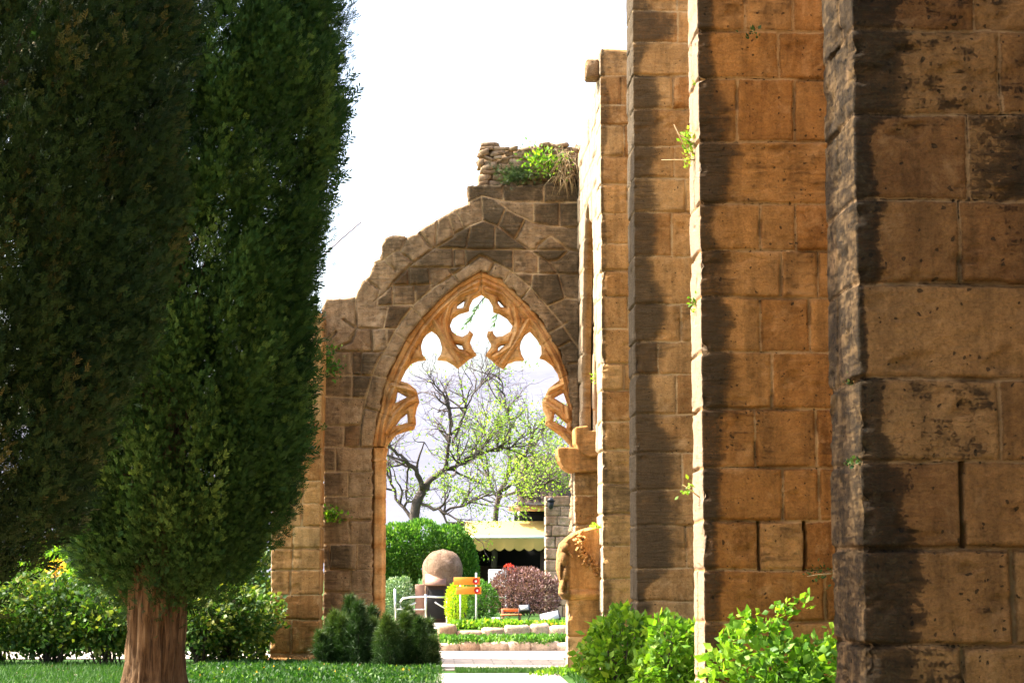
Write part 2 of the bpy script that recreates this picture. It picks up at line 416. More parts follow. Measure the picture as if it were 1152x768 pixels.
sheet('path', -14, 7, 33.4, 36.4, .012, M['pave'])
sheet('path', -.12, 2.15, 29.5, 33.396, .012, M['pave'])
sheet('path', -.9, .3, 38.12, 47, .362, M['pave'])
slab('pavement', -.35, 1.75, 24.6, 28.15, -.05, .035, M['slab'])
sheet('flower_bed', .0, 7, 36.55, 37.9, .15, M['bed'])
sheet('flower_bed', .3, 7, 38.3, 39.2, .372, M['bed'])
# far hills, the haze painted in as a grey-lavender colour
def hills():
    nx, ny = 160, 50
    xs = np.linspace(-2600, 2600, nx); ys = np.linspace(900, 3600, ny)
    X, Y = np.meshgrid(xs, ys); s = (Y-900)/2700
    prof = np.sin(np.clip(s, 0, 1)*math.pi)**.8
    Z = -5+prof*(120+170*fbm(X/700., Y/700., s=3)+40*fbm(X/120., Y/120., s=9))*(.85+.3*np.sin(X/900.))
    V = np.stack([X, Y, Z], -1).reshape(-1, 3)
    i = np.arange(ny-1)[:, None]*nx+np.arange(nx-1)[None]
    tag(mk('hills', V, np.stack([i, i+1, i+nx+1, i+nx], -1).reshape(-1, 4), M['hill'], smooth=True), kind='structure')
hills()

# ------------------------------------------------------------------ masonry piers
def pier(name, x0, x1, y0, y1, ztop, courses, joints, mat, label, cat='pier', group=None, res=.014, zfine=(0, 9), stainw=.35, seed=0, deep=(), stain_shade_left=.9, stain_k=1., cracks=()):
    r = .02
    Wd, D = x1-x0, y1-y0
    c = sorted(courses)
    # extend courses to floor and top
    dz = np.median(np.diff(c))
    while c[0] > .1: c.insert(0, c[0]-dz)
    while c[-1] < ztop: c.append(c[-1]+dz)
    c = np.array(c)
    # perimeter, counter-clockwise from the left front corner
    def lin(a, b, d): n = max(2, int(abs(b-a)/d)); return np.linspace(a, b, n, endpoint=False)
    fine = res
    pts = []; nr = []
    xs = lin(x0+r, x1-r, fine); pts += [(x, y0) for x in xs]; nr += [(0, -1)]*len(xs)
    def corner(cx, cy, a0, n=4):
        for k in range(n):
            a = R(a0+90*k/n); pts.append((cx+r*math.cos(a), cy+r*math.sin(a))); nr.append((math.cos(a), math.sin(a)))
    corner(x1-r, y0+r, -90)
    ys = lin(y0+r, y1-r, fine*3); pts += [(x1, y) for y in ys]; nr += [(1, 0)]*len(ys)
    corner(x1-r, y1-r, 0)
    xs = lin(x1-r, x0+r, fine*3); pts += [(x, y1) for x in xs]; nr += [(0, 1)]*len(xs)
    corner(x0+r, y1-r, 90)
    ys = lin(y1-r, y0+r, fine); pts += [(x0, y) for y in ys]; nr += [(-1, 0)]*len(ys)
    corner(x0+r, y0+r, 180)
    pts = np.array(pts); nr = np.array(nr)
    zs = np.concatenate([lin(-.05, zfine[0], fine*4) if zfine[0] > 0 else [], lin(max(zfine[0], -.05), min(zfine[1], ztop), fine),
                         lin(zfine[1], ztop, fine*4) if zfine[1] < ztop else [], [ztop]])
    X = np.broadcast_to(pts[:, 0], (len(zs), len(pts))).copy(); Y = np.broadcast_to(pts[:, 1], X.shape).copy()
    Z = np.broadcast_to(zs[:, None], X.shape).copy()
    NX = np.broadcast_to(nr[:, 0], X.shape); NY = np.broadcast_to(nr[:, 1], X.shape)
    wob = .020*(fbm(X*3, Y*3, Z*3, seed+1)-.5)*2+.010*(fbm(X*11, Y*11, Z*11, seed+2)-.5)
    Zw = Z+wob
    ci = np.clip(np.searchsorted(c, Zw)-1, 0, len(c)-2)
    dh = np.minimum(np.abs(Zw-c[ci]), np.abs(c[ci+1]-Zw))
    front = NY < -.6; left = NX < -.6; right = NX > .6; back = NY > .6
    dv = np.full(X.shape, 9.); iv = np.zeros(X.shape, int); dp = np.zeros(X.shape)
    U = np.where(front | back, X, Y)
    rr = np.random.default_rng(seed+5)
    for k in range(len(c)-1):
        m = ci == k
        if not m.any(): continue
        jf = joints.get(k, None)
        if jf is None: jf = [x0+Wd*(.3+.5*rr.random())]
        for side, js in ((front, jf), (back, [x0+Wd*(.3+.4*rr.random())]), (left, [y0+D*(.35+.3*rr.random())] if (D > .6 and rr.random() < .55) else []), (right, [y0+D*(.3+.4*rr.random())])):
            mm = m & side
            for j in js:
                d = np.abs(U-j+wob*.7); dv = np.where(mm & (d < dv), d, dv)
                iv = np.where(mm & (U > j), iv+1, iv)
                if (k, 0) in deep and side is front:
                    dp = np.where(mm & (d < .012), 1., dp)
    dist = np.minimum(dh, dv)
    bid = ci*13+iv*7+front*3+left*5
    tone = _h(bid, ci, iv, seed+3)
    # weathered joints of uneven width
    jw = .008+.014*fbm(X*5, Y*5, Z*5, seed+11)
    jm = 1-sst(jw*.5, jw*1.7, dist)
    jd = .006+.030*sst(.48, .72, vn(X*2.6, Y*2.6, Z*5, seed+12))
    disp = -jm*jd - dp*.10
    jm = jm*(.35+.65*sst(.3, .6, fbm(X*2.3, Y*2.3, Z*3, seed+19)))
    disp -= .011*(1-sst(0, .04, dist))*fbm(X*6, Y*6, Z*6, seed+13)      # softened arrises
    disp += (tone-.5)*.010*sst(0, .15, np.minimum(np.hypot(X-x0, Y-y0), np.hypot(X-x0, Y-y1))) + .022*(fbm(X*2.2, Y*2.2, Z*2.2, seed+14)-.5) + .010*(fbm(X*14, Y*14, Z*14, seed+15)-.5)
    # eroded hollows
    er = sst(.58, .78, fbm(X*4, Y*4, Z*6, seed+21)); disp -= .022*er
    # broken outer corner
    dc = np.minimum(np.hypot(X-x0, Y-y0), np.hypot(X-x0, Y-y1))
    ch = sst(.40, .80, fbm(X*2+9, Y*2, Z*6, seed+31))
    disp -= (1-sst(0, .10, dc))*(.005+.065*ch*ch*ch)
    for (cx, cz0, cz1) in cracks:
        d = np.abs(X-cx-(.06*(fbm(Z*3, Z*0, 0, seed+77)-.5)))
        disp -= np.where(front & (Z > cz0) & (Z < cz1), .03*(1-sst(.004, .016, d)), 0)
    df = np.where(front, X-x0, np.where(left, 0, .5*Wd))
    blk = .18+.62*_h(ci, ci*0, ci*0, seed+41)+.75*sst(.35, .8, vn(Z*1.1, Z*0, 0, seed+46))
    ex = stainw*blk*(1+.7*(fbm(X*3, Y*3, Z*5, seed+42)-.5))
    inten = stain_k*(.55+.35*_h(ci, ci*0+3, ci*0, seed+43))*(1-.45*sst(3.5+.2*y0, 4.5+.26*y0, Z))
    stain = np.where(front, inten*(1-sst(ex*.45, ex*1.35, df)), np.where(left, stain_shade_left, .2))
    stain = np.where(front, np.maximum(stain, .30*sst(.5, .75, fbm(X*1.1, Y*1.1, Z*.7, seed+44))+.25*(tone > .82)), stain)
    up = sst(ztop-.9, ztop-.2, Z)*.55 ; stain = np.maximum(stain, up*(.6+.6*tone))
    stain = stain*(1-.25*jm)
    gaps = (dp > 0)
    V = np.stack([X+NX*disp, Y+NY*disp, Z], -1).reshape(-1, 3)
    npt = len(pts); i = np.arange(len(zs)-1)[:, None]*npt; j = np.arange(npt)[None]; j2 = (j+1) % npt
    Fq = np.stack([i+j, i+j2, i+npt+j2, i+npt+j], -1).reshape(-1, 4)
    # top: shrinking rings
    top = V[-npt:]; ctr = top.mean(0); n0 = len(V); Vs = [V]; Fl = [Fq]; base = (len(zs)-1)*npt
    for q in (.85, .5, .05):
        ringv = ctr+(top-ctr)*q; ringv[:, 2] = ztop+.02*(vn(ringv[:, 0]*5, ringv[:, 1]*5, 0, seed)-.3)
        Vs.append(ringv); jj = np.arange(npt); kk = (jj+1) % npt
        Fl.append(np.stack([base+jj, base+kk, n0+kk, n0+jj], -1)); base = n0; n0 += npt
    V = np.vstack(Vs); nn = len(V)-X.size
    pad = lambda a, v: np.concatenate([a.ravel(), np.full(nn, v)])
    o = mk(name, V, [np.vstack(Fl)], mat, None, {'patina_sunlit': pad(np.clip(-NX, 0, 1)*sst(.0, .03, np.abs(NX)), 0.), 'tone': pad(tone, .5), 'jdist': pad(np.minimum(dist+gaps*.2, .3), .3), 'stain': pad(stain, .6)}, smooth=True)
    return tag(o, label, cat, group)
def zl(ys, px, Y): return [P(px, y, Y)[2] for y in ys]
def prep(ys, px, Y, jp):
    """courses from traced heights (top to bottom), joints keyed by the course below each line"""
    z = sorted(zl(ys, px, Y)); dz = np.median(np.diff(z)); low = 0
    zz = z[0]
    while zz > .1: zz -= dz; low += 1
    n = len(ys); J = {}
    for idx, xs in jp.items():           # idx = index of course between ys[idx] and ys[idx+1]
        J[low + (n-2-idx)] = [P(x, 300, Y)[0] for x in xs]
    return z, J, low
# buttress nearest the camera
ys = [-66, 34, 129, 225, 319, 426, 519, 616, 726, 826]
c, J, low = prep(ys, 1060, 11.0, {0: [1105], 1: [1132], 2: [1092], 3: [1080], 4: [1180], 5: [1120], 6: [1076], 7: [1130], 8: [1072]})
pier('buttress', 2.40, 3.90, 11.0, 11.87, 9.05, c, J, M['near'], 'massive brown stone buttress closest to the camera, at the right edge', 'buttress', 'buttresses of the arcade', res=.0095, zfine=(.6, 4.9), stainw=.27, seed=10, deep=[(low+len(ys)-2-6, 0)], stain_shade_left=.42, stain_k=.95)
ys = [-31, 35, 89, 159, 229, 282, 334, 396, 459, 526, 586, 641, 699, 765, 830]
c, J, low = prep(ys, 860, 17.6, {0: [842, 897], 1: [880], 2: [832, 897], 3: [935], 4: [856, 896], 5: [879, 920], 6: [855, 910], 7: [867], 8: [847, 915], 9: [877, 917], 10: [849, 900], 11: [922], 12: [860], 13: [900]})
pier('buttress', 2.40, 3.90, 17.6, 18.3, 9.05, c, J, M['butt'], 'warm orange stone buttress, second from the camera, black stained beside its sunlit side', 'buttress', 'buttresses of the arcade', res=.012, zfine=(.3, 6.8), stainw=.32, seed=20, deep=[(low+len(ys)-2-10, 0)], stain_shade_left=-.2, stain_k=1.25)
ys = [13, 48, 85, 122, 164, 200, 239, 288, 342, 384, 421, 466, 509, 551, 591, 639, 676, 720, 765]
c, J, low = prep(ys, 750, 23.6, {0: [765], 1: [], 2: [759], 3: [], 4: [760], 5: [772], 6: [756], 7: [], 8: [766], 9: [740], 10: [760], 11: [], 12: [765], 13: [], 14: [769], 15: [779]})
pier('buttress', 2.41, 3.90, 23.6, 24.4, 9.05, c, J, M['far'], 'grey-brown stone buttress, third from the camera, its left half blackened block by block', 'buttress', 'buttresses of the arcade', res=.015, zfine=(0, 8.6), stainw=.50, seed=30, stain_shade_left=1.0, stain_k=1.45)  # left face darkened all over: cypress shade painted in through the stain
ys = [55, 85, 118, 140, 176, 207, 240, 274, 304, 334, 370, 409, 439, 474, 506, 544, 578, 614, 651, 690]
c, J, low = prep(ys, 695, 28.4, {0: [], 1: [], 2: [], 3: [703], 4: [], 5: [706], 6: [], 7: [], 8: [], 9: [706], 10: [], 11: [701], 12: [], 13: []})
p4 = pier('buttress', 2.41, 3.90, 28.4, 29.15, P(690, 55, 28.4)[2], c, J, M['far'], 'narrow tan stone buttress with an open broken top, farthest of the arcade', 'buttress', 'buttresses of the arcade', res=.017, zfine=(0, 9.1), stainw=.13, seed=40, stain_shade_left=-.2, cracks=[(P(697, 100, 28.4)[0], P(697, 118, 28.4)[2], P(697, 88, 28.4)[2])])
b = MB(); a = P(659, 66, 28.5); a2 = P(674, 87, 28.5)
b.box(a[0], 2.42, 28.5, 28.85, a2[2], a[2], .03); o = b.build('water_spout', M['wall'], None)
tag(o, 'grey stone block projecting from the top of the farthest buttress', 'waterspout')

# ------------------------------------------------------------------ plates (walls with openings)
def plate(name, outer, holes, depth, T, res, mat, parent=None, joints=None, hfun=None, seed=0, axis='Y', chamf=0., chd=0., stainf=None, smooth=True, rough=.02, jwid=.018, jdep=.02, lab=True, tonef=None, snapnoise=0.):
    """solid wall slab. outer / holes: polygons in the plane; depth: where its front lies; T: thickness away from us"""
    outer = np.asarray(outer); x0, z0 = outer.min(0); x1, z1 = outer.max(0)
    nx = int((x1-x0)/res)+3; nz = int((z1-z0)/res)+3
    xs = x0-res*.5+np.arange(nx)*res; zs = z0-res*.5+np.arange(nz)*res
    X, Z = np.meshgrid(xs, zs)
    cxs = (X[:-1, :-1]+res/2); czs = (Z[:-1, :-1]+res/2)
    msk = inside(cxs, czs, outer)
    for h in holes: msk &= ~inside(cxs, czs, h)
    segs = np.vstack([polysegs(outer)]+[polysegs(h) for h in holes])
    used = np.zeros(X.shape, int)
    for a in (0, 1):
        for b_ in (0, 1):
            used[a:a+msk.shape[0], b_:b_+msk.shape[1]] += msk
    bnd = (used > 0) & (used < 4)
    db, qx, qz = segdist(X, Z, segs)
    sn = bnd & (db < res*1.2)
    if snapnoise:
        k = snapnoise*(fbm(qx*9, qz*9, 0, seed+60)-.5)*2*np.clip((qz-z0)*9, 0, 1)
    else: k = 0
    Xs = np.where(sn, qx+k, X); Zs = np.where(sn, qz+k*.7, Z)
    db = np.where(bnd, 0, db)
    H = np.zeros(X.shape); jm = np.zeros(X.shape); DJ = np.full(X.shape, .3); tone = np.full(X.shape, .5); stain = np.zeros(X.shape)
    if joints is not None:
        w = .014*(fbm(X*3, Z*3, 0, seed+1)-.5)*2; w2 = .014*(fbm(X*3, Z*3, 7.7, seed+2)-.5)*2
        dj, _, _ = segdist(X+w, Z+w2, joints); DJ = np.minimum(dj, .3)
        jw = jwid*(.5+1.0*fbm(X*4, Z*4, 3.3, seed+4))
        jm = 1-sst(jw*.5, jw*1.6, dj)
        H -= jm*jdep*(.4+1.6*sst(.45, .75, vn(X*2.5, Z*2.5, 1, seed+6)))
        H -= .010*(1-sst(0, .035, dj))*fbm(X*6, Z*6, 0, seed+13)
        if lab:
            LB = label_regions((dj > max(.011, res*.75)))
            tone = _h(LB, LB, LB, seed+8); H += (tone-.5)*.03*(LB > 0)
        else: tone = vn(X*1.5, Z*2.2, 0, seed+8)
    H += rough*(fbm(X*3, Z*3, 5.5, seed+14)-.5)*1.6 + rough*.6*(fbm(X*13, Z*13, 2.5, seed+15)-.5)
    if hfun is not None: H = H+hfun(X, Z, db)
    if chamf: H -= chd*(1-sst(0, chamf, db))
    stain = stainf(X, Z, tone, jm) if stainf is not None else stain
    if tonef is not None: tone = tonef(X, Z, tone)
    keep = used > 0; idx = -np.ones(X.shape, int); idx[keep] = np.arange(keep.sum()); n = keep.sum()
    def pack(A, B, C):       # plane coords + height to xyz
        return np.stack([A, depth-C, B], -1) if axis == 'Y' else np.stack([depth-C, A, B], -1)
    Vf = pack(Xs[keep], Zs[keep], H[keep]); Vb = pack(Xs[keep], Zs[keep], np.full(n, -T))
    a, b_, c_, d_ = idx[:-1, :-1][msk], idx[:-1, 1:][msk], idx[1:, 1:][msk], idx[1:, :-1][msk]
    Ff = np.stack([a, b_, c_, d_], -1); Fb = np.stack([a, d_, c_, b_], -1)+n
    pm = np.pad(msk, 1); S = []
    I = idx
    for (dy, dx, p, q) in ((-1, 0, (0, 0), (0, 1)), (1, 0, (1, 1), (1, 0)), (0, -1, (1, 0), (0, 0)), (0, 1, (0, 1), (1, 1))):
        e = msk & ~pm[1+dy:1+dy+msk.shape[0], 1+dx:1+dx+msk.shape[1]]
        ii, jj = np.nonzero(e)
        u = I[ii+p[0], jj+p[1]]; v = I[ii+q[0], jj+q[1]]
        S.append(np.stack([v, u, u+n*0, v], -1)*0+np.stack([u, u*0+0, v, v], -1)*0+np.stack([v, u, u, v], -1))
    # side walls in several steps so they carry the stone noise too
    side = np.vstack(S)[:, [0, 1]]
    steps = max(1, int(T/.06)) if T > .1 else 1
    Vs = [Vf]; Fl = [Ff]
    be = np.unique(side); mp = -np.ones(n, int); mp[be] = np.arange(len(be))
    prev = lambda k: k
    base_prev = None; cnt = n
    At = {'tone': [tone[keep]], 'jdist': [DJ[keep]], 'stain': [stain[keep]]}
    hv = H[keep][be]; Xe, Ze = Xs[keep][be], Zs[keep][be]
    for k in range(1, steps+1):
        f = k/steps; C = hv*(1-f)-T*f
        wn = .012*(fbm(Xe*9, Ze*9, C*9, seed+71)-.5)*2*(0 if k == steps else 1)*(1 if rough > .008 else .3)
        Vs.append(pack(Xe+wn, Ze+wn, C))
        for kk, arr in (('tone', tone), ('jdist', DJ), ('stain', stain)):
            At[kk].append(arr[keep][be]*(1 if kk != 'stain' else .7)+(.3 if kk == 'jdist' else 0))
        A = mp[side[:, 0]]; B = mp[side[:, 1]]
        if k == 1: Fl.append(np.stack([side[:, 0], side[:, 1], cnt+B, cnt+A], -1))
        else: Fl.append(np.stack([cnt-len(be)+A, cnt-len(be)+B, cnt+B, cnt+A], -1))
        cnt += len(be)
    Vs.append(Vb); Fl.append(Fb-n+cnt)
    for kk, arr in (('tone', tone), ('jdist', DJ), ('stain', stain)): At[kk].append(arr[keep])
    if axis == 'Y': pass
    else: Fl = [f[:, ::-1] for f in Fl]
    AA = {k: np.concatenate(v) for k, v in At.items()}
    if axis == 'X': AA['patina_sunlit'] = np.concatenate([np.full(n, .9), np.zeros(len(AA['tone'])-n)])  # left-facing side gets the painted sunlit paleness
    o = mk(name, np.vstack(Vs), [np.vstack(Fl)], mat, parent, AA, smooth=False)
    me = o.data
    sm = np.zeros(len(me.polygons), bool); sm[:len(Ff)] = smooth; me.polygons.foreach_set('use_smooth', sm)
    return o

YW = 33.0
def S_(*lines):
    out = []
    for l in lines:
        q = PL(l, YW); out.append(np.hstack([q[:-1], q[1:]]))
    return np.vstack(out)
wall_out = [(363, 775), (363, 345), (366, 336), (385, 335), (399, 334), (402, 326), (408, 316), (414, 311), (420, 299), (421, 294), (428, 290), (429, 275), (434, 267), (445, 265), (455, 264), (459, 266), (468, 263), (473, 258), (490, 248), (502, 241), (510, 236), (527, 229), (527, 208), (652, 208), (652, 775)]
open_l = [(541, 304), (516, 319), (499, 332.5), (472, 360), (457.5, 379.5), (443, 408.5), (433, 428), (427, 461), (420, 490), (418.5, 503), (418.5, 775)]
open_r = [(645, 775), (645, 503), (644, 470), (641.5, 436), (638.7, 419), (630.4, 396), (620, 375.4), (603, 352.5), (586.7, 335), (564, 313)]
opening = open_l+open_r
joint_lines = S_(
 [(527.8, 226.6), (541.9, 220.3), (565.3, 225.8), (582.5, 227.3), (652, 227.3)], [(566.4, 209), (566.4, 224)], [(612, 209), (612, 226)],
 [(600.5, 228), (600.5, 249)], [(629.4, 228), (630, 255)], [(620, 254.7), (630, 255.5), (652, 255.5)],
 [(556, 224), (571.6, 236), (601, 250.8), (620, 254.7)], [(513, 262), (527.8, 254.7), (543.4, 248.4), (560.6, 254.7), (579.4, 268.8), (601.3, 284.4), (617, 294), (630, 310)],
 [(541, 221), (542.7, 248)], [(569, 235), (560.6, 254)], [(590, 247), (580, 268)], [(557.5, 256), (556.7, 280)], [(520, 280), (640, 281)],
 [(529.4, 256), (524.7, 280)], [(603, 281), (605, 275), (620, 265.6), (640.3, 281), (652, 283)], [(640.3, 281), (628, 292), (617, 294)], [(605, 285), (605, 308)],
 [(577.8, 281), (577.8, 305)], [(541, 287), (549, 290.6), (574.7, 304.7), (597, 323.3), (615.8, 344), (630.4, 362), (652, 392)], [(579.4, 307), (652, 308)],
 [(523, 281), (524, 299), (541, 287)], [(556.7, 295), (550, 308)], [(574, 305), (567, 318)], [(599, 308), (597, 323)], [(628, 308), (635.6, 335), (652, 337)], [(615.8, 344), (637, 335)],
 [(472, 262), (486.4, 280.4), (465.5, 294.7)], [(465.5, 294.7), (447.3, 281.7), (433, 290.8)], [(457.7, 266), (451, 283)], [(486.4, 280.4), (511, 266), (513, 262)],
 [(491.6, 247.8), (489, 277)], [(504.6, 243), (511, 265)], [(513.7, 239), (522, 257)], [(486.4, 279), (530, 280)], [(433, 292), (444.7, 303.8)], [(420, 296), (433, 292)],
 [(465.5, 295), (443.4, 316.8), (431.7, 331), (420, 340)], [(463, 300.5), (507, 300.5), (524, 299)], [(460.3, 300), (460.3, 319)], [(442, 320.7), (486, 319.4)], [(482.4, 301), (485, 323.3)],
 [(466.8, 319.4), (468, 338)], [(504.6, 301), (516.7, 318)], [(509.8, 280), (511, 300)], [(524, 299), (486.4, 324.6), (468, 340), (452, 360), (443, 375), (433, 395), (427.7, 402), (418.4, 423), (410, 458.6), (405.5, 480), (404.3, 503)],
 [(412, 314), (426.5, 324.6), (424, 344)], [(442, 320), (442, 343)], [(399.6, 334), (400.6, 369)], [(386, 359.6), (400, 369)], [(400.6, 369), (394.4, 384.6), (371.5, 394)], [(376.7, 374), (366, 390)],
 [(363, 395), (435, 395.5)], [(400, 369), (447, 369.5)], [(424, 344), (464, 342.4)], [(437, 343), (432, 369)], [(443.3, 373), (458, 384)], [(462, 345), (476, 358)], [(435, 369), (435, 393)], [(418, 369), (419, 395)],
 [(363, 421.6), (418, 422.3)], [(396, 395), (396, 447)], [(363, 445.7), (396, 447.3), (412, 448)], [(406.6, 396), (406.6, 422)], [(418.4, 421.6), (440, 426)], [(429, 398), (450, 404)], [(410, 458.6), (427, 463)],
 [(363, 479), (405.5, 478.5)], [(388, 479), (386.7, 502)], [(363, 502), (419, 503)], [(377.4, 503), (377.4, 530)], [(363, 530), (419, 531)], [(391.4, 531), (391.4, 558)], [(363, 558), (419, 559)],
 [(363, 585), (419, 584.5)], [(392.6, 585), (393.8, 612)], [(363, 612), (419, 612)], [(370.3, 612), (370.3, 640)], [(402, 612), (402, 640)], [(363, 640.3), (419, 640.3)], [(395, 640), (395, 666)], [(363, 665.6), (419, 666)],
 [(385, 666), (385, 693)], [(363, 693), (419, 693)], [(400, 693), (400, 720)], [(363, 720), (419, 720)],
 [(639, 362), (617, 375.4)], [(641, 384), (628, 391)], [(597, 323), (587, 335)], [(652, 409), (641, 409)], [(582, 209), (588, 209)])
def wall_stain(X, Z, tone, jm):
    hz = sst(3.4, 5.0, Z)
    s = hz*(.28+.62*tone+.35*(fbm(X*1.3, Z*1.3, 0, 91)-.5)*2)+(1-hz)*(.45+.45*tone)*(1-sst(.15, .6+.35*(tone-.5), X-P(363, 600, YW)[0]))
    rgt = sst(P(600, 300, YW)[0], P(640, 300, YW)[0], X); s = s+rgt*.3
    cap = sst(P(500, 228, YW)[1]*0+P(540, 229, YW)[2], P(540, 224, YW)[2], Z); s = np.maximum(s, cap*.75)
    return s*(1-.85*jm)
wall = plate('window_wall', PL(wall_out, YW), [PL(opening, YW)], YW, .75, .016, M['wall'], None, joint_lines, seed=3, stainf=wall_stain, rough=.03, chamf=.03, chd=.02, jwid=.019, jdep=.03, snapnoise=.06)
tag(wall, 'ruined stone end wall with a stepped broken top around the big pointed window', 'wall')

# window tracery
hole_main = [(434, 775), (434, 504), (437.6, 497), (445.8, 488), (456, 484.5), (465.7, 482), (468, 476), (467, 467), (469, 457.5), (471.6, 451.6), (468, 437.6), (458.7, 430.5), (450.5, 428),
 (452, 424), (456.5, 415), (462.7, 407.7), (470, 404.6), (479.4, 403.5), (475.2, 398.3), (473.5, 388), (476, 379.6), (480, 374.5), (485.6, 370.8), (491, 374.5), (494.5, 379.6), (497.5, 390), (496, 398), (491.9, 403.5), (502.3, 404.6), (509.6, 408.8), (515.2, 413.3),
 (522, 407.7), (528.3, 402.5), (536.3, 398.3), (531.5, 392), (528.8, 384.8), (530.4, 379.6), (532.5, 375.4), (528.3, 371.3), (525.8, 375.4), (520, 378.5), (513.8, 376.5), (508.5, 372.3), (506, 365), (509.6, 356.7), (516.9, 351.5), (524.2, 349.4), (528, 348.3), (528.8, 342), (532.5, 334.8), (541.9, 329.6),
 (550.2, 334.8), (554.4, 342), (555.4, 349.4), (562.7, 351.5), (571, 356.7), (577.3, 365), (574.2, 372.3), (565.8, 377.5), (558.5, 378.5), (555.4, 375.4), (554.4, 371.7), (549, 372.3), (548, 376.5), (550.2, 380.6), (553, 385.8), (552.3, 390), (546.7, 398.3), (553.3, 403.5), (558.5, 408.8), (566.9, 414),
 (572, 407.7), (580.4, 404.6), (589.8, 404.2), (586.7, 398.3), (585, 390), (586.7, 382.7), (591, 375.5), (597, 371.3), (604.4, 379.6), (609.6, 388), (610, 396.3), (607.5, 401.5), (613.8, 403.5), (622, 409.8), (628.3, 419), (630.4, 426.5),
 (617.4, 436.4), (614, 444.6), (610.4, 450.5), (611.6, 459.8), (615, 466.9), (614, 476.3), (623.3, 483.3), (632.7, 490.3), (640.9, 498.5), (643, 505), (643, 775)]
small = [[(523, 336.5), (514.5, 342.5), (514.2, 346.5), (521, 345.6)], [(561, 336.5), (569.5, 345.5), (563.5, 345), (560, 340)], [(511.5, 385.5), (516.5, 391.5), (522, 393), (520, 387)], [(569.5, 386.5), (560.2, 394.5), (561, 389.5), (564.5, 387)],
 [(447, 439.5), (458.7, 445.8), (444.2, 453.5)], [(457.8, 464), (458.7, 475), (444, 479), (450.5, 470)], [(635, 440.5), (641, 458), (623, 447)], [(624.5, 463), (638.7, 475), (638, 481.5), (622.6, 473)]]
bars = S_([(487, 358), (500, 379), (520, 410)], [(595, 359), (583, 380), (563, 411)], [(535, 324), (517, 331), (505, 344), (501, 360), (502, 373), (509, 390), (527, 401)], [(548, 324), (566, 331), (578, 344), (582, 360), (581, 373), (574, 390), (556, 401)],
 [(538, 317), (518, 328), (497, 347), (478, 368), (464, 391), (452, 415), (440, 446), (431, 478), (428, 500)], [(544, 316), (564, 325), (585, 345), (603, 366), (617, 388), (628, 408), (635, 430), (640, 470)],
 [(441, 433), (460, 438), (469, 441)], [(434, 486), (445, 465), (458, 453), (470, 447)], [(440, 492), (452, 483), (464, 479)], [(617, 440), (634, 432)], [(613, 452), (628, 462), (641, 480)], [(618, 478), (632, 485), (641, 494)])
def trac_h(X, Z, db):
    d, _, _ = segdist(X, Z, bars)
    return .06*np.clip(db/.045, 0, 1)+.045*np.clip(1-d/.032, 0, 1)-.035*np.clip(1-np.abs(d-.055)/.022, 0, 1)
tj = S_([(475, 358), (486, 372)], [(456, 382), (470, 392)], [(433, 425), (452, 432)], [(425, 462), (440, 468)], [(541, 304), (541.5, 330)], [(590, 338), (584, 345)], [(622, 377), (612, 385)], [(640, 420), (630, 425)], [(418, 503), (436, 503)])
frame_out = [(417.5, 503), (417.5, 498)]+[(a, b) for a, b in open_l[:-2][::-1][1:]]+[(a, b) for a, b in open_r[1:][::-1]]
outer_tr = [(416.5, 504.5)]+[(a-1.2, b-.8) for a, b in open_l[:-2][::-1]]+[(a+1.2, b-.8) for a, b in open_r[2:][::-1]]+[(646, 504.5)]
hm = [(a, min(b, 506)) for a, b in hole_main]
trac_poly = PL(outer_tr, YW+.1)
tr = plate('window_tracery', trac_poly, [PL(hm, YW+.1)]+[PL(s, YW+.1) for s in small], YW+.13, .24, .0085, M['trac'], wall, tj, hfun=trac_h, seed=5, rough=.013, jwid=.008, jdep=.006, lab=False,
     stainf=lambda X, Z, t, j: .16+.34*fbm(X*3, Z*3, 0, 99))
tr['label'] = 'broken carved trefoil tracery in clean orange stone'
# jamb shafts below the spring
def shaft(x0p, x1p, yt, yb, Y, name, parent, cap=True, seed=0, mat='trac'):
    a = P(x0p, yt, Y); c_ = P(x1p, yt, Y); zb = P(x0p, yb, Y)[2]
    r = (c_[0]-a[0])/2; cx = (a[0]+c_[0])/2
    zs = np.arange(zb, a[2]+.001, .02); prof = np.full(len(zs), r*.93)
    if cap:
        d = a[2]-zs
        prof = np.where(d < .05, r*1.12, prof); prof = np.where((d > .05) & (d < .2), r*(1.08-.2*(d-.05)/.15), prof); prof = np.where((d > .2) & (d < .235), r*1.05, prof)
    n = 28; th = np.linspace(0, 2*math.pi, n, endpoint=False)
    # rolls and hollows in plan
    plan = 1+.10*np.cos(th*6)
    Zg, T_ = np.meshgrid(zs, th, indexing='ij')
    jz = np.zeros(Zg.shape)
    for k in np.arange(zb+.42, a[2]-.2, .42): jz = np.maximum(jz, 1-sst(.004, .02, np.abs(Zg-k)))
    Rr = prof[:, None]*plan[None]*(1+.05*(fbm(np.cos(T_)*2+seed, np.sin(T_)*2, Zg*5, seed)-.5))-jz*.012
    V = np.stack([cx+Rr*np.cos(T_), Y+r+Rr*np.sin(T_), Zg], -1).reshape(-1, 3)
    i = np.arange(len(zs)-1)[:, None]*n; j = np.arange(n)[None]; j2 = (j+1) % n
    o = mk(name, V, np.stack([i+j, i+j2, i+n+j2, i+n+j], -1).reshape(-1, 4), M[mat], parent, {'tone': vn(Zg/.42, 0, 0, seed), 'jdist': .3-.3*jz, 'stain': Zg*0+.1}, True)
    return o
shaft(418.5, 434.5, 503, 760, YW+.06, 'jamb_shaft', wall, seed=2)
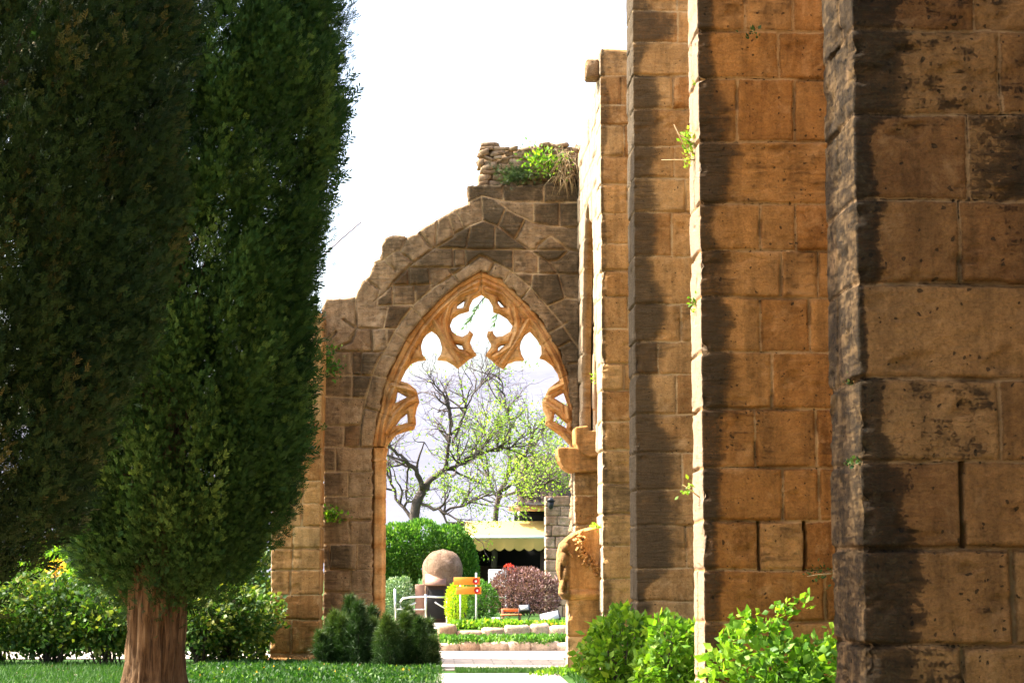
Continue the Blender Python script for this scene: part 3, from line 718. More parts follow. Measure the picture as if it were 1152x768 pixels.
# rubble core above the wall
def rubble(name, x0, x1, y0, y1, z0, ztf, mat, parent, size=(.16, .10, .06), seed=0):
    b = MB(); r = np.random.default_rng(seed)
    z = z0
    while z < z0+2:
        h = size[2]*(.7+.7*r.random()); x = x0+r.random()*.1
        any_ = False
        while x < x1:
            w = size[0]*(.5+1.0*r.random())
            if z+h*.7 < ztf(x+w/2):
                any_ = True
                for yy in ((y0, y0+.2), (y1-.2, y1)) if y1-y0 > .45 else ((y0, y1),):
                    nu, nv = 9, 6
                    U, Vv = np.meshgrid(np.linspace(0, 2*math.pi, nu, endpoint=False), np.linspace(-math.pi/2, math.pi/2, nv))
                    se = lambda t: np.sign(t)*np.abs(t)**.38
                    s3 = r.random(3)*20
                    xx = se(np.cos(U))*se(np.cos(Vv)); yy_ = se(np.sin(U))*se(np.cos(Vv)); zz = se(np.sin(Vv))
                    k = 1+.6*(vn(xx*1.3+s3[0], yy_*1.3+s3[1], zz*1.3+s3[2])-.5)
                    ti = (r.random()-.5)*.8
                    px = xx*k*w*.5; pz = zz*k*h*.5+px*ti; py = yy_*k*(yy[1]-yy[0])*.5
                    V = np.stack([x+w/2+px, (yy[0]+yy[1])/2+py+(r.random()-.5)*.07, z+h/2+pz], -1).reshape(-1, 3)
                    i = np.arange(nv-1)[:, None]*nu; j = np.arange(nu)[None]; j2 = (j+1) % nu
                    b.add(V, np.stack([i+j, i+j2, i+nu+j2, i+nu+j], -1).reshape(-1, 4), r.random())
            x += w*.93
        if not any_: break
        z += h*.88
    # mortar core
    V = []
    return b.build(name, mat, parent, smooth=False)
ztop_r = P(590, 164, 33.3)[2]; zb_r = P(590, 208, 33.1)[2]-.02
xa, xb = P(536, 200, 33.2)[0], P(651, 200, 33.2)[0]
rubble('rubble_core', xa, xb, 33.12, 33.7, zb_r, lambda x: ztop_r-.02+.05*vn(x*6, 0, 0, 4)-.35*(1-sst(xa, xa+.13, x)), M['rubble'], wall, (.21, .1, .095), 6)
b = MB(); b.box(xa+.1, xb, 33.2, 33.62, zb_r, ztop_r-.08); b.build('mortar_core', M['rubble'], wall)

# left buttress of the window wall
ys = [360, 400, 440, 475, 510, 540, 566, 592, 617, 641, 669, 697, 735]
c, J, low = prep(ys, 330, 32.0, {0: [], 1: [335], 3: [340], 5: [344], 6: [343], 7: [334], 8: [333], 9: [331], 10: [], 11: [333]})
pier('buttress', P(305, 600, 32)[0], P(360.5, 600, 32)[0], 32.0, 32.98, P(330, 352, 32)[2], c, J, M['far'], 'slim pale orange stone buttress at the left end of the window wall', 'buttress', 'buttresses of the window wall', res=.017, zfine=(0, 6), stainw=.0, seed=50, stain_shade_left=.1)
b = MB(); q0 = P(303, 745, 31.95); q1 = P(362, 745, 31.95)
b.box(q0[0]-.03, q1[0], 31.9, 33.05, -.05, .09, .03); tag(b.build('plinth', M['far']), 'low stone plinth under the slim pale buttress beside the dark shrub', 'plinth')

# ------------------------------------------------------------------ side arcade: arch wall running towards us from the window wall
def archpoly(y0, y1, zs, za, zb, n=14):
    """pointed arch hole in (y,z)"""
    m = (y0+y1)/2; pts = [(y0, zb), (y0, zs)]
    for k in range(1, n+1):
        t = k/n; pts.append((y0+(m-y0)*(1-math.cos(t*math.pi/2))**.9, zs+(za-zs)*math.sin(t*math.pi/2)))
    for k in range(n-1, -1, -1):
        t = k/n; pts.append((y1-(y1-m)*(1-math.cos(t*math.pi/2))**.9, zs+(za-zs)*math.sin(t*math.pi/2)))
    pts.append((y1, zb)); return pts
def coursejoints(y0, y1, z0, z1, h, seed):
    r = np.random.default_rng(seed); S = []; z = z0
    while z < z1:
        S.append((y0, z, y1, z+.01)); y = y0+r.random()*.4
        while y < y1: S.append((y, z, y, z+h)); y += .45+.35*r.random()
        z += h
    return np.array(S)
zt4 = P(690, 55, 28.4)[2]
out = [(29.17, -.05), (29.17, zt4-.28), (30.2, zt4-.42), (31.4, zt4-.55), (33.7, zt4-.75), (33.7, -.05)]
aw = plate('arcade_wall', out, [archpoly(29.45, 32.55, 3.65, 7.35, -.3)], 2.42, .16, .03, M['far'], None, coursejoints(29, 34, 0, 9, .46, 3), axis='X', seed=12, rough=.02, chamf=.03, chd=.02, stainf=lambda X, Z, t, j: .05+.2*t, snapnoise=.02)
tag(aw, 'sunlit arcade wall seen edge-on, with a tall pointed arch beside the window wall', 'wall')
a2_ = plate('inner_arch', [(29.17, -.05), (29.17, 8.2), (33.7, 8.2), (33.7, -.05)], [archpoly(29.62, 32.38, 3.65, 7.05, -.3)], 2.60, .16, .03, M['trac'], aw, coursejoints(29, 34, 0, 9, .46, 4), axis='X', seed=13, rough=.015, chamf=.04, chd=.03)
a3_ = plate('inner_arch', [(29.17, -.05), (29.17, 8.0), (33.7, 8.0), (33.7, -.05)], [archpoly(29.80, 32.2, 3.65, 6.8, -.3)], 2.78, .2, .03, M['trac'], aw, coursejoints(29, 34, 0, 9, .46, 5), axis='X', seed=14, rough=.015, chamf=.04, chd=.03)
# the long arcade wall behind the buttresses
holes = [archpoly(a, b_, 3.6, 7.2, -.3) for a, b_ in ((12.6, 16.9), (19.0, 22.9), (25.1, 27.7))]
al = plate('arcade_wall', [(9.5, -.05), (9.5, 9.0), (33.7, 9.0), (33.7, -.05)], holes+[archpoly(29.8, 32.2, 3.65, 6.8, -.3)], 3.905, .55, .06, M['far'], None, coursejoints(9, 34, 0, 9.2, .46, 6), axis='X', seed=16, rough=.02, lab=False, jwid=.03)
tag(al, 'long arcade wall behind the buttresses that stand along the right side', 'wall')
# corbels
def lump(name, poly, Y, T, mat, parent=None, seed=0, hfun=None, res=.012, ch=.05, stainf=None):
    return plate(name, PL(poly, Y), [], Y, T, res, mat, parent, None, hfun=hfun or (lambda X, Z, d: .018*np.clip(d/.016, 0, 1)), seed=seed, rough=.022, stainf=stainf, snapnoise=.006)
cb = lump('upper_corbel', [(647, 483), (648, 480), (661, 478.5), (663, 484), (675, 484), (675, 513), (664, 514), (657, 511.5), (651, 506), (647.5, 497)], 31.6, .8, M['trac'], None, 21, stainf=lambda X, Z, t, j: .25+.4*fbm(X*4, Z*4, 0, 5))
tag(cb, 'small rounded stone corbel above the larger one at the arch springing', 'corbel')
cb = lump('lower_corbel', [(627, 504), (628, 503), (652, 503), (656, 508), (675, 513), (675, 530), (646, 530.5), (640, 529), (634, 525), (629.5, 518), (627.5, 511)], 31.7, .7, M['trac'], None, 22, stainf=lambda X, Z, t, j: .2+.4*sst(2.1, 2.35, X))
tag(cb, 'large rounded corbel jutting left from the jamb under the tracery', 'corbel')
ys = [530, 557, 590, 620, 650, 680, 710]
c, J, low = prep(ys, 660, 31.8, {k: [] for k in range(6)})
pier('jamb_pier', P(646, 560, 31.8)[0], 2.95, 31.8, 32.5, P(660, 529, 31.8)[2], c, J, M['far'], 'plain stone jamb pier carrying the two rounded corbels', 'pier', res=.02, stainw=.0, seed=60, stain_shade_left=-.2)
# carved relic block on its pedestal
def relic_h(X, Z, db):
    H = .07*np.clip(db/.035, 0, 1)
    def e(px, py, rx, ry, h, rot=0.):
        q = P(px, py, 28.9); dx = X-q[0]; dz = Z-q[2]; c_, s_ = math.cos(rot), math.sin(rot)
        u = (dx*c_+dz*s_)/(rx/76); v = (-dx*s_+dz*c_)/(ry/76); d = u*u+v*v
        return h*np.sqrt(np.clip(1-d, 0, 1))
    for (px, py, rx, ry, h, ro) in [(636, 615, 5, 5.5, .09, 0), (634, 629, 6, 9, .08, .1), (636, 645, 5, 10, .075, -.05), (633, 658, 3, 8, .06, 0), (639, 660, 3, 9, .06, 0), (641, 622, 2.2, 9, .04, .6), (630, 640, 2, 12, .04, 0), (637, 640, 1.3, 14, .05, .15), (634, 650, 1.3, 12, .05, -.1)]:
        H = np.maximum(H, e(px, py, rx, ry, h+.10, ro))
    g, _, _ = segdist(X, Z, np.vstack([np.hstack([PL(l, 28.9)[:-1], PL(l, 28.9)[1:]]) for l in [[(651, 603), (653, 617), (659, 629), (667, 637), (676, 641)]]]))
    rr = np.random.default_rng(4); bump = np.zeros(X.shape)
    for _k in range(130):
        t = rr.random(); pa = [(651, 603), (653, 617), (659, 629), (667, 637), (676, 641)]; k = t*4; i = min(3, int(k)); f = k-i
        px = pa[i][0]*(1-f)+pa[i+1][0]*f+rr.normal()*2.6; py = pa[i][1]*(1-f)+pa[i+1][1]*f+rr.normal()*2.6
        bump = np.maximum(bump, e(px, py, 1.5, 2.6, .06+.08*rr.random(), rr.random()*3))
    H = H+bump
    base = P(650, 668, 28.9)[2]; H += .03*np.exp(-((Z-base)/.03)**2)-.03*np.exp(-((Z-base-.07)/.02)**2)
    return H
def relic_stain_shade(X, Z, t, j):  # dark figure and garland flecks paint relief shade in with the dirt
    q = P(643, 640, 28.9)[0]
    gx = P(655, 625, 28.9); dg = np.hypot((X-gx[0])*1.2, (Z-gx[2]))
    return .75*(1-sst(q-.05, q+.03, X))+.45*(vn(X*60, Z*60, 0, 8) > .55)*(dg < .2)+.5*sst(P(650, 672, 28.9)[2]-.03, P(650, 672, 28.9)[2]-.0, Z)*(1-sst(P(650, 668, 28.9)[2], P(650, 664, 28.9)[2], Z))*fbm(X*8, Z*8, 0, 3)
rel = lump('carved_block', [(634, 674), (630, 668), (631, 655), (627, 640), (628, 622), (631, 611), (638, 604), (645, 599), (655, 595), (664, 593), (680, 589), (680, 674)], 28.95, .42, M['trac'], None, 31, hfun=relic_h, res=.008, stainf=relic_stain_shade)
tag(rel, 'weathered carved block with a leafy garland and small draped figure, on a stone pedestal', 'carving')
ys = [672, 715, 737, 760]
c, J, low = prep(ys, 655, 28.98, {k: [] for k in range(4)})
ped = pier('pedestal', P(638, 700, 28.98)[0], P(684, 700, 28.98)[0]-.05, 28.98, 29.4, P(655, 674, 28.98)[2], c, J, M['trac'], 'rough orange stone pedestal under the carved garland block', 'pedestal', res=.012, stainw=.08, seed=70, stain_shade_left=-.1)

# ------------------------------------------------------------------ foliage tools
def T_leaf():
    V = np.array([(0, 0, 0), (.36, .04, .42), (0, .0, 1.), (-.36, .04, .42), (0, -.07, .45)], float)
    return V, [(0, 1, 4), (1, 2, 4), (2, 3, 4), (3, 0, 4)]
def T_simple():
    V = np.array([(0, 0, 0), (.26, .05, .45), (0, 0, 1.), (-.26, .05, .45)], float)
    return V, [(0, 1, 2), (0, 2, 3)]
def T_spray(n=6, seed=0, w=.07, spread=.8):
    """flat, feathery spray of thin tapered shoots"""
    r = np.random.default_rng(seed); V = []; Fc = []
    V += [(-w*.6, 0, 0), (w*.6, 0, 0), (0, .03, 1.)]; Fc.append((0, 1, 2))
    for k in range(n):
        z = .08+.75*k/n; s = 1 if k % 2 else -1
        l = .55*(1-.4*z)*(.8+.4*r.random()); a = spread*(.75+.3*r.random())
        d = np.array([s*math.sin(a), (r.random()-.5)*.5, math.cos(a)]); nrm = np.array([-d[2], 0, d[0]])
        p = np.array([0, 0, z]); i = len(V)
        V += [p-nrm*w*.3, p+d*l*.55-nrm*w, p+d*l, p+d*l*.55+nrm*w]
        Fc += [(i, i+1, i+3), (i+1, i+2, i+3)]
    return np.array(V, float), Fc
def T_needles(n=12, seed=0, w=.03):
    r = np.random.default_rng(seed); V = []; Fc = []
    for k in range(n):
        d = r.normal(size=3); d[2] = abs(d[2])+.7; d /= np.linalg.norm(d)
        s = np.cross(d, r.normal(size=3)); s /= np.linalg.norm(s); i = len(V); b0 = np.array([0, 0, .5*k/n])
        V += [b0-s*w, b0+s*w, b0+d*.6]; Fc.append((i, i+1, i+2))
    return np.array(V, float), Fc
def frames(D, r, up=None):
    D = D/(np.linalg.norm(D, axis=1)[:, None]+1e-9)
    h = r.normal(size=D.shape); a = np.cross(h, D); a /= np.linalg.norm(a, axis=1)[:, None]+1e-9
    b = np.cross(D, a)
    return np.stack([a, b, D], 1)        # rows: local x,y,z
def scatter(tpl, pos, D, size, r, tone=None):
    V, Fc = tpl; V = np.asarray(V); Fc = np.asarray(Fc); n = len(pos)
    Rm = frames(D, r)
    sz = np.broadcast_to(size, (n,))
    VV = np.einsum('vk,nkj->nvj', V, Rm)*sz[:, None, None]+pos[:, None, :]
    FF = Fc[None]+(np.arange(n)*len(V))[:, None, None]
    tn = r.random(n) if tone is None else tone
    return VV.reshape(-1, 3), FF.reshape(-1, 3), np.repeat(tn, len(V))
def cloud(name, parts, mat, parent=None):
    Vs, Fs, As, n = [], [], [], 0
    for V, Fc, A in parts:
        Vs.append(V); Fs.append(Fc+n); As.append(A); n += len(V)
    return mk(name, np.vstack(Vs), [np.vstack(Fs)], mat, parent, {'tone': np.concatenate(As)})

# ------------------------------------------------------------------ cypresses
def cypress(cx, cy, prof, ztop, nclump, label, mat, seed, size=.16, zfine=9., trunk_r=.36, trunk_x=None, nsp=42, crad=.21, limb=True, twist=0.):
    r = np.random.default_rng(seed)
    tx = cx if trunk_x is None else trunk_x
    root = thing('cypress_tree', (tx, cy, 0), label, 'cypress')
    zz = np.array([p[0] for p in prof]); rr = np.array([p[1] for p in prof])
    rad = lambda z: np.interp(z, zz, rr)
    # area weighted clump heights
    zs = np.linspace(zz[0], ztop, 400); w = np.maximum(rad(zs), .05)*np.where(zs > zfine, .35, 1.)
    w /= w.sum(); z = r.choice(zs, nclump, p=w)+r.normal(size=nclump)*.02
    th = r.random(nclump)*2*math.pi
    lump_ = .66+.62*fbm(np.cos(th)*1.9+seed, np.sin(th)*1.9, z*.9, seed)+.10*(vn(np.cos(th)*6, np.sin(th)*6, z*2.5, seed+1)-.5)
    q = np.where(r.random(nclump) < .72, .86+.14*r.random(nclump), .45+.4*r.random(nclump))
    rd = rad(z)*lump_*q
    C = np.stack([cx+rd*np.cos(th), cy+rd*np.sin(th), z], -1)
    outd = np.stack([np.cos(th), np.sin(th), np.zeros(nclump)], -1)
    parts = []; tpls = [T_spray(6, k+seed, .07) for k in range(3)]
    ctone = np.clip(.42+.27*r.normal(size=nclump), 0, 1)
    n = nsp; bk = np.sin(th) > .25
    idx = np.repeat(np.arange(nclump), np.where(bk | (z > zfine), n//3, n))
    # plume shaped clumps, taller than wide
    off = r.normal(size=(len(idx), 3))*np.array([crad*.42, crad*.42, crad*1.05])
    off += outd[idx]*(off[:, 2:3]*.25)
    pos = C[idx]+off
    D = outd[idx]*(.55+.3*r.random(len(idx)))[:, None]+np.array([0, 0, .75])+off*1.6+r.normal(size=(len(idx), 3))*.28
    big = np.where((pos[:, 2] > zfine) | bk[idx], 2.0, 1.)
    sz = size*(.6+.8*r.random(len(idx)))*big
    tn = np.clip(ctone[idx]*.65+.3*r.random(len(idx))+.35*off[:, 2], 0, 1)
    g = r.integers(0, 3, len(idx))
    for k in range(3):
        m = g == k
        if k == 2: m = m
        parts.append(scatter(tpls[k], pos[m], D[m], sz[m], r, tn[m]))
    cloud('crown', parts, mat, root)
    # trunk with deep vertical ribs, splitting into limbs
    zb = np.concatenate([np.arange(-.05, 1.6, .03), np.arange(1.6, ztop*.8, .25)]); n = 72
    T2, Z2 = np.meshgrid(np.linspace(0, 2*math.pi, n, endpoint=False), zb)
    base = trunk_r*(1+.45*np.exp(-Z2/.12))*np.interp(Z2, [0, 1.3, ztop*.8], [1, 1.0, .15])
    rib = 1+.34*(vn(np.cos(T2+.25*Z2)*2.6+5, np.sin(T2+.25*Z2)*2.6, Z2*.5, seed)-.5)+.22*(fbm(np.cos(T2+.3*Z2)*6, np.sin(T2+.3*Z2)*6, Z2*.9, seed+4, 3)-.5)
    rib = rib-.16*sst(.48, .66, fbm(np.cos(T2)*9, np.sin(T2)*9, Z2*1.3, seed+9, 2))
    Rr = base*rib
    ax = np.interp(Z2, [0, 1.3, ztop], [tx, tx+.02, cx])
    V = np.stack([ax+Rr*np.cos(T2), cy+Rr*np.sin(T2), Z2], -1).reshape(-1, 3)
    i = np.arange(len(zb)-1)[:, None]*n; j = np.arange(n)[None]; j2 = (j+1) % n
    mk('trunk', V, np.stack([i+j, i+j2, i+n+j2, i+n+j], -1).reshape(-1, 4), M['bark'], root, {'tone': np.full(len(V), .5)}, True)
    b = MB()
    for k in range(60):
        a = r.random()*2*math.pi; z0 = .95+r.random()**1.5*4; l = .9+r.random()*1.1; lean = .15+.45*r.random()
        p0 = np.array([tx+trunk_r*.6*math.cos(a), cy+trunk_r*.6*math.sin(a), z0])
        p = [p0+np.array([math.cos(a)*lean*t*l, math.sin(a)*lean*t*l, t*l*(.75+.3*t)])+r.normal(size=3)*.02 for t in np.linspace(0, 1, 6)]
        b.tube(p, np.linspace(.05+.03*r.random(), .01, 6), 5)
    b.build('limbs', M['bark'], root, True)
    return root
sA = 24/2200.
prA = [(y, (x-190)*sA) for y, x in ((665, 225), (655, 265), (640, 300), (600, 322), (560, 340), (520, 352), (450, 358), (400, 362), (340, 368), (300, 366), (260, 374), (200, 382), (160, 396), (110, 396), (60, 384), (0, 392))]
prA = [(P(190, y, 24)[2], r_*(.84 if y >= 520 else .88 if y > 440 else .86 if y > 230 else .94)) for y, r_ in prA]+[(10.5, 1.9), (12.5, 1.2), (14.2, .25)]
cypress(P(190, 500, 24)[0], 24.0, prA, 14.2, 2700, 'tall dark green cypress with a ribbed brown trunk, right of the browner one', M['cyp'], 3, size=.085, nsp=105, crad=.17, zfine=9, trunk_r=.37, trunk_x=P(174, 700, 24)[0])
sB = 14.2/2200.
prB = [(P(0, 650, 14.2)[2], .35), (P(0, 615, 14.2)[2], (75+60)*sB), (P(0, 560, 14.2)[2], (100+60)*sB), (P(0, 440, 14.2)[2], (140+60)*sB), (P(0, 330, 14.2)[2], (170+60)*sB), (P(0, 200, 14.2)[2], (195+60)*sB), (P(0, 0, 14.2)[2], (205+60)*sB), (8, 1.5), (11, 1.0), (13.5, .2)]
cypress(P(-60, 300, 14.2)[0], 14.2, prB, 13.5, 2300, 'brownish cypress crown hanging in from the left edge, tips turned rusty', M['cypb'], 5, size=.062, zfine=5.8, trunk_r=.3, nsp=95, crad=.125, trunk_x=P(-110, 300, 14.2)[0])

# ------------------------------------------------------------------ shrubs
def blob_pts(n, c, rad, r, surf=.8, lump_=.35, seed=0, flat=.15):
    d = r.normal(size=(n, 3)); d /= np.linalg.norm(d, axis=1)[:, None]
    k = 1-lump_+2*lump_*fbm(d[:, 0]*2.2+seed, d[:, 1]*2.2+3, d[:, 2]*2.2, seed)
    q = np.where(r.random(n) < surf, .82+.18*r.random(n), r.random(n)**.5*.82)
    p = d*np.asarray(rad)*(k*q)[:, None]+np.asarray(c)
    return p, d
def shrub(name, c, rad, n, leaf, mat, label, cat='shrub', tpl=None, seed=0, group=None, lump_=.35, up=.5, stems=7, surf=.75, extra=None, jit=.45, zmin=.0, gtop=0.):
    r = np.random.default_rng(seed+100)
    root = thing(name, (c[0], c[1], gtop), label, cat, group)
    p, d = blob_pts(n, c, rad, r, surf, lump_, seed)
    m = p[:, 2] > gtop+.02; p, d = p[m], d[m]
    D = d*.8+np.array([0, 0, up])+r.normal(size=p.shape)*jit
    t = tpl or T_leaf()
    ph = (fbm(p[:, 0]*3, p[:, 1]*3, p[:, 2]*3, seed+5)-.5)*.8
    parts = [scatter(t, p, D, leaf*(.6+.8*r.random(len(p))), r, np.clip(r.random(len(p))*.8+ph+.1, 0, 1))]
    if extra: parts += extra(r)
    cloud('foliage', parts, mat, root)
    b = MB()
    for k in range(stems):
        a = r.random()*6.28; e = np.array([c[0]+math.cos(a)*rad[0]*.7*r.random(), c[1]+math.sin(a)*rad[1]*.7*r.random(), c[2]+rad[2]*(.2+.6*r.random())])
        s = np.array([c[0]+r.normal()*.08, c[1]+r.normal()*.08, gtop-.02]); mid = (s+e)/2+r.normal(size=3)*.08*rad[0]
        b.tube([s, mid, e], [.018, .013, .005], 5)
    b.build('stems', M['dbark'], root, True)
    return root
def pc(px, py, Y): return tuple(P(px, py, Y))
# dark juniper in front of the window wall (two rounded masses side by side)
def juniper(cx, base, Y, plumes, label, seed):
    r = np.random.default_rng(seed); q0 = P(cx, base, Y); root = thing('juniper_shrub', (q0[0], Y, 0), label, 'shrub', 'dark juniper shrubs by the window wall')
    parts = []; b = MB()
    plumes = plumes+[(a_+r.normal()*5, b_+r.random()*26+4, c_*.8) for a_, b_, c_ in plumes]
    for (px, ytop, rad) in plumes:
        px += r.normal()*3; ytop += r.normal()*5; rad *= .85
        t = P(px, ytop, Y); fx = q0[0]+(t[0]-q0[0])*.75; t[2] = max(t[2], .2); h = t[2]; dy = r.normal()*.25
        n = int(620*h); f = r.random(n)**.75
        w = rad*1.0*np.sin(np.clip(f**1.1*.86+.14, 0, 1)*math.pi)**.9*(1.25-.6*f)
        a = r.random(n)*6.283; k = np.sqrt(r.random(n))*.78
        p = np.stack([fx+(t[0]-fx)*f+w*k*np.cos(a), Y+dy+w*k*np.sin(a), f*h], -1)
        D = np.stack([np.cos(a)*.5+(t[0]-fx)*.6, np.sin(a)*.5, np.full(n, .9)], -1)+r.normal(size=(n, 3))*.35
        tn = np.clip(.15+.45*f*r.random()+.5*r.random(n)*f+.15*r.random(n), 0, 1)
        parts.append(scatter(T_needles(12, seed), p, D, .14*(.6+.8*r.random(n)), r, tn))
        b.tube([(fx, Y+dy, -.02), (fx+(t[0]-fx)*.5, Y+dy, h*.45), (t[0], Y+dy, h*.85)], [.02, .012, .004], 5)
    cloud('foliage', parts, M['leafd'], root); b.build('stems', M['dbark'], root)
juniper(407, 750, 31.0, [(365, 715, .22), (372, 700, .25), (380, 690, .25), (388, 698, .28), (396, 676, .26), (404, 674, .24), (412, 690, .28), (420, 700, .28), (428, 712, .25), (400, 710, .35), (385, 722, .3), (418, 725, .3), (362, 730, .2)],
        'dark green juniper at the foot of the window wall, left and taller of two', 5)
juniper(458, 754, 30.3, [(430, 706, .25), (438, 696, .24), (446, 700, .26), (454, 692, .24), (462, 690, .25), (470, 700, .26), (478, 706, .24), (486, 718, .2), (450, 715, .32), (470, 722, .3), (490, 735, .16), (435, 728, .28)],
        'lower dark juniper shrub spreading over the path edge beneath the window', 6)
# hedge shrubs under the cypress
for i, (px, py, Y, rx, rz, n, lab_) in enumerate([(60, 695, 31.2, 1.3, .66, 6500, 'loose green shrub under the brownish cypress at the left edge'), (257, 698, 31.4, .78, .66, 4600, 'loose yellow-green shrub between the cypress trunk and the slim pale buttress'),
        (-60, 700, 31.0, 1.0, .75, 2500, 'green shrub cut by the left border of the photo'), (165, 700, 32.0, .9, .6, 3000, 'green shrub behind the ribbed cypress trunk')]):
    shrub('garden_shrub', pc(px, py, Y), (rx, .55, rz), n, .085, M['leafo'], lab_, seed=20+i, up=.3, group='loose shrubs in front of the left path', stems=22, surf=.35, jit=.9, lump_=.55)
# foreground climbing shrubs at the buttress feet
def shoots(pts, n, leaf, spread=.12):
    def f(r):
        out = []
        for p0, p1 in pts:
            p0, p1 = np.array(p0), np.array(p1); t = r.random(n)
            p = p0+(p1-p0)*t[:, None]+r.normal(size=(n, 3))*spread*.35
            D = (p1-p0)/np.linalg.norm(p1-p0)*.4+r.normal(size=(n, 3))*.7
            out.append(scatter(T_leaf(), p, D, leaf*(.7+.6*r.random(n)), r))
        return out
    return f
for i, (px, py, Y, rx, rz, n, lab_) in enumerate([(120, 700, 30.9, .75, .55, 2600, 'loose shrub just left of the ribbed cypress trunk'), (222, 702, 31.0, .55, .5, 2000, 'loose shrub just right of the ribbed cypress trunk'),
        (0, 700, 32.2, .9, .6, 2600, 'loose shrub low at the left border under the brownish cypress'), (292, 712, 32.6, .45, .6, 1500, 'shrub tucked against the back of the slim pale buttress')]):
    shrub('garden_shrub', pc(px, py, Y), (rx, .5, rz), n, .085, M['leafo'], lab_, seed=30+i, up=.3, group='loose shrubs in front of the left path', stems=14, surf=.3, jit=.9, lump_=.6)
shrub('leafy_shrub', pc(700, 745, 22.0), (.44, .42, .56), 2500, .09, M['leafb'], 'bright green leafy shrub at the foot of the third buttress, left of the other', seed=40, up=.1, jit=.9, stems=16, group='bright shrubs along the arcade foot', lump_=.42)
shrub('leafy_shrub', pc(762, 748, 20.4), (.40, .40, .46), 2100, .085, M['leafb'], 'bright shrub between the third buttress and the sunlit edge of the orange one', seed=41, up=.1, jit=.9, stems=16, group='bright shrubs along the arcade foot', lump_=.42)
shrub('leafy_shrub', pc(872, 775, 16.9), (.66, .32, .56), 2300, .085, M['leafb'], 'taller green shrub with drooping shoots before the orange buttress', seed=42, up=.0, jit=.9, group='bright shrubs along the arcade foot', lump_=.4, surf=.6,
      extra=shoots([(pc(868, 745, 16.9), pc(880, 678, 16.9)), (pc(872, 700, 16.9), pc(905, 672, 16.9)), (pc(850, 715, 16.9), pc(838, 690, 16.9)), (pc(925, 740, 16.9), pc(938, 712, 16.9))], 45, .075))
shrub('low_plant', pc(625, 768, 27.6), (.42, .35, .20), 900, .05, M['leafb'], 'small bright plants at the foot of the stone pedestal', 'plant', seed=43, up=1., stems=4)
# shrubs and hedges beyond the window
G2 = .35
def archhedge():
    r = np.random.default_rng(77)
    root = thing('clipped_hedge', (P(478, 650, 44)[0], 44.2, G2), 'clipped rounded hedge arching over the domed oven', 'hedge')
    # dense box-leaf mass: a rounded block with a notch
    pts = []; ds = []
    for cpx, cpy, rx, rz in ((448, 622, .58, .70), (475, 617, .60, .66), (505, 621, .55, .62), (522, 640, .30, .72), (445, 655, .5, .75), (425, 630, .5, .8)):
        p, d = blob_pts(4600, P(cpx, cpy, 44.2), (rx, .5, rz), r, .85, .10, int(cpx)); pts.append(p); ds.append(d)
    p = np.vstack(pts); d = np.vstack(ds); m = p[:, 2] > G2; p, d = p[m], d[m]
    D = d+np.array([0, 0, .5])+r.normal(size=p.shape)*.4
    cloud('foliage', [scatter(T_simple(), p, D, .075*(.6+.8*r.random(len(p))), r)], M['leafh'], root)
    for q in ([P(440, 695, 44.2), P(441, 650, 44.2)], [P(524, 697, 44.2), P(523, 650, 44.2)]):
        b = MB(); b.tube(q, [.05, .03]); b.build('stem', M['dbark'], root)
archhedge()
shrub('grey_shrub', pc(449, 672, 42.6), (.36, .3, .42), 2200, .06, M['leafg'], 'pale grey-green shrub behind the steel handrail', seed=50, gtop=G2)
shrub('lime_shrub', pc(513, 680, 40.6), (.22, .25, .46), 2600, .05, M['leafl'], 'small lime yellow shrub under the orange signs', tpl=T_simple(), seed=51, gtop=G2, lump_=.15)
shrub('green_shrub', pc(537, 679, 41.2), (.44, .3, .48), 3000, .06, M['leafh'], 'mid green rounded shrub directly behind the orange sign post', tpl=T_simple(), seed=52, gtop=G2, lump_=.25)
shrub('purple_shrub', pc(590, 668, 42.0), (.82, .5, .56), 7500, .055, M['leafp'], 'broad purple-leaved shrub in front of the cafe', tpl=T_simple(), seed=53, gtop=G2+.2, lump_=.2)
shrub('flowering_shrub', pc(55, 645, 40), (1.0, .6, .62), 2400, .10, M['leafb'], 'sunlit yellow-green shrub seen far back under the left cypress', seed=54, gtop=G2)
shrub('flowering_shrub', pc(63, 640, 38.4), (.17, .2, .15), 110, .08, M['flowy'], 'orange-yellow blossoms showing under the left cypress', 'flowers', seed=55, gtop=G2)
shrub('background_shrub', pc(150, 640, 46), (2.6, .8, 1.1), 5000, .14, M['leafh'], 'deep green shrubbery far behind the cypress trunk', seed=56, gtop=G2)
shrub('background_shrub', pc(280, 640, 45), (1.2, .8, 1.0), 3000, .14, M['leafo'], 'shrub seen far back beside the slim pale buttress', seed=57, gtop=G2)
shrub('background_shrub', pc(-20, 620, 47), (1.8, .8, 1.3), 3000, .14, M['leafo'], 'shrub far back at the left border of the photo', seed=58, gtop=G2)

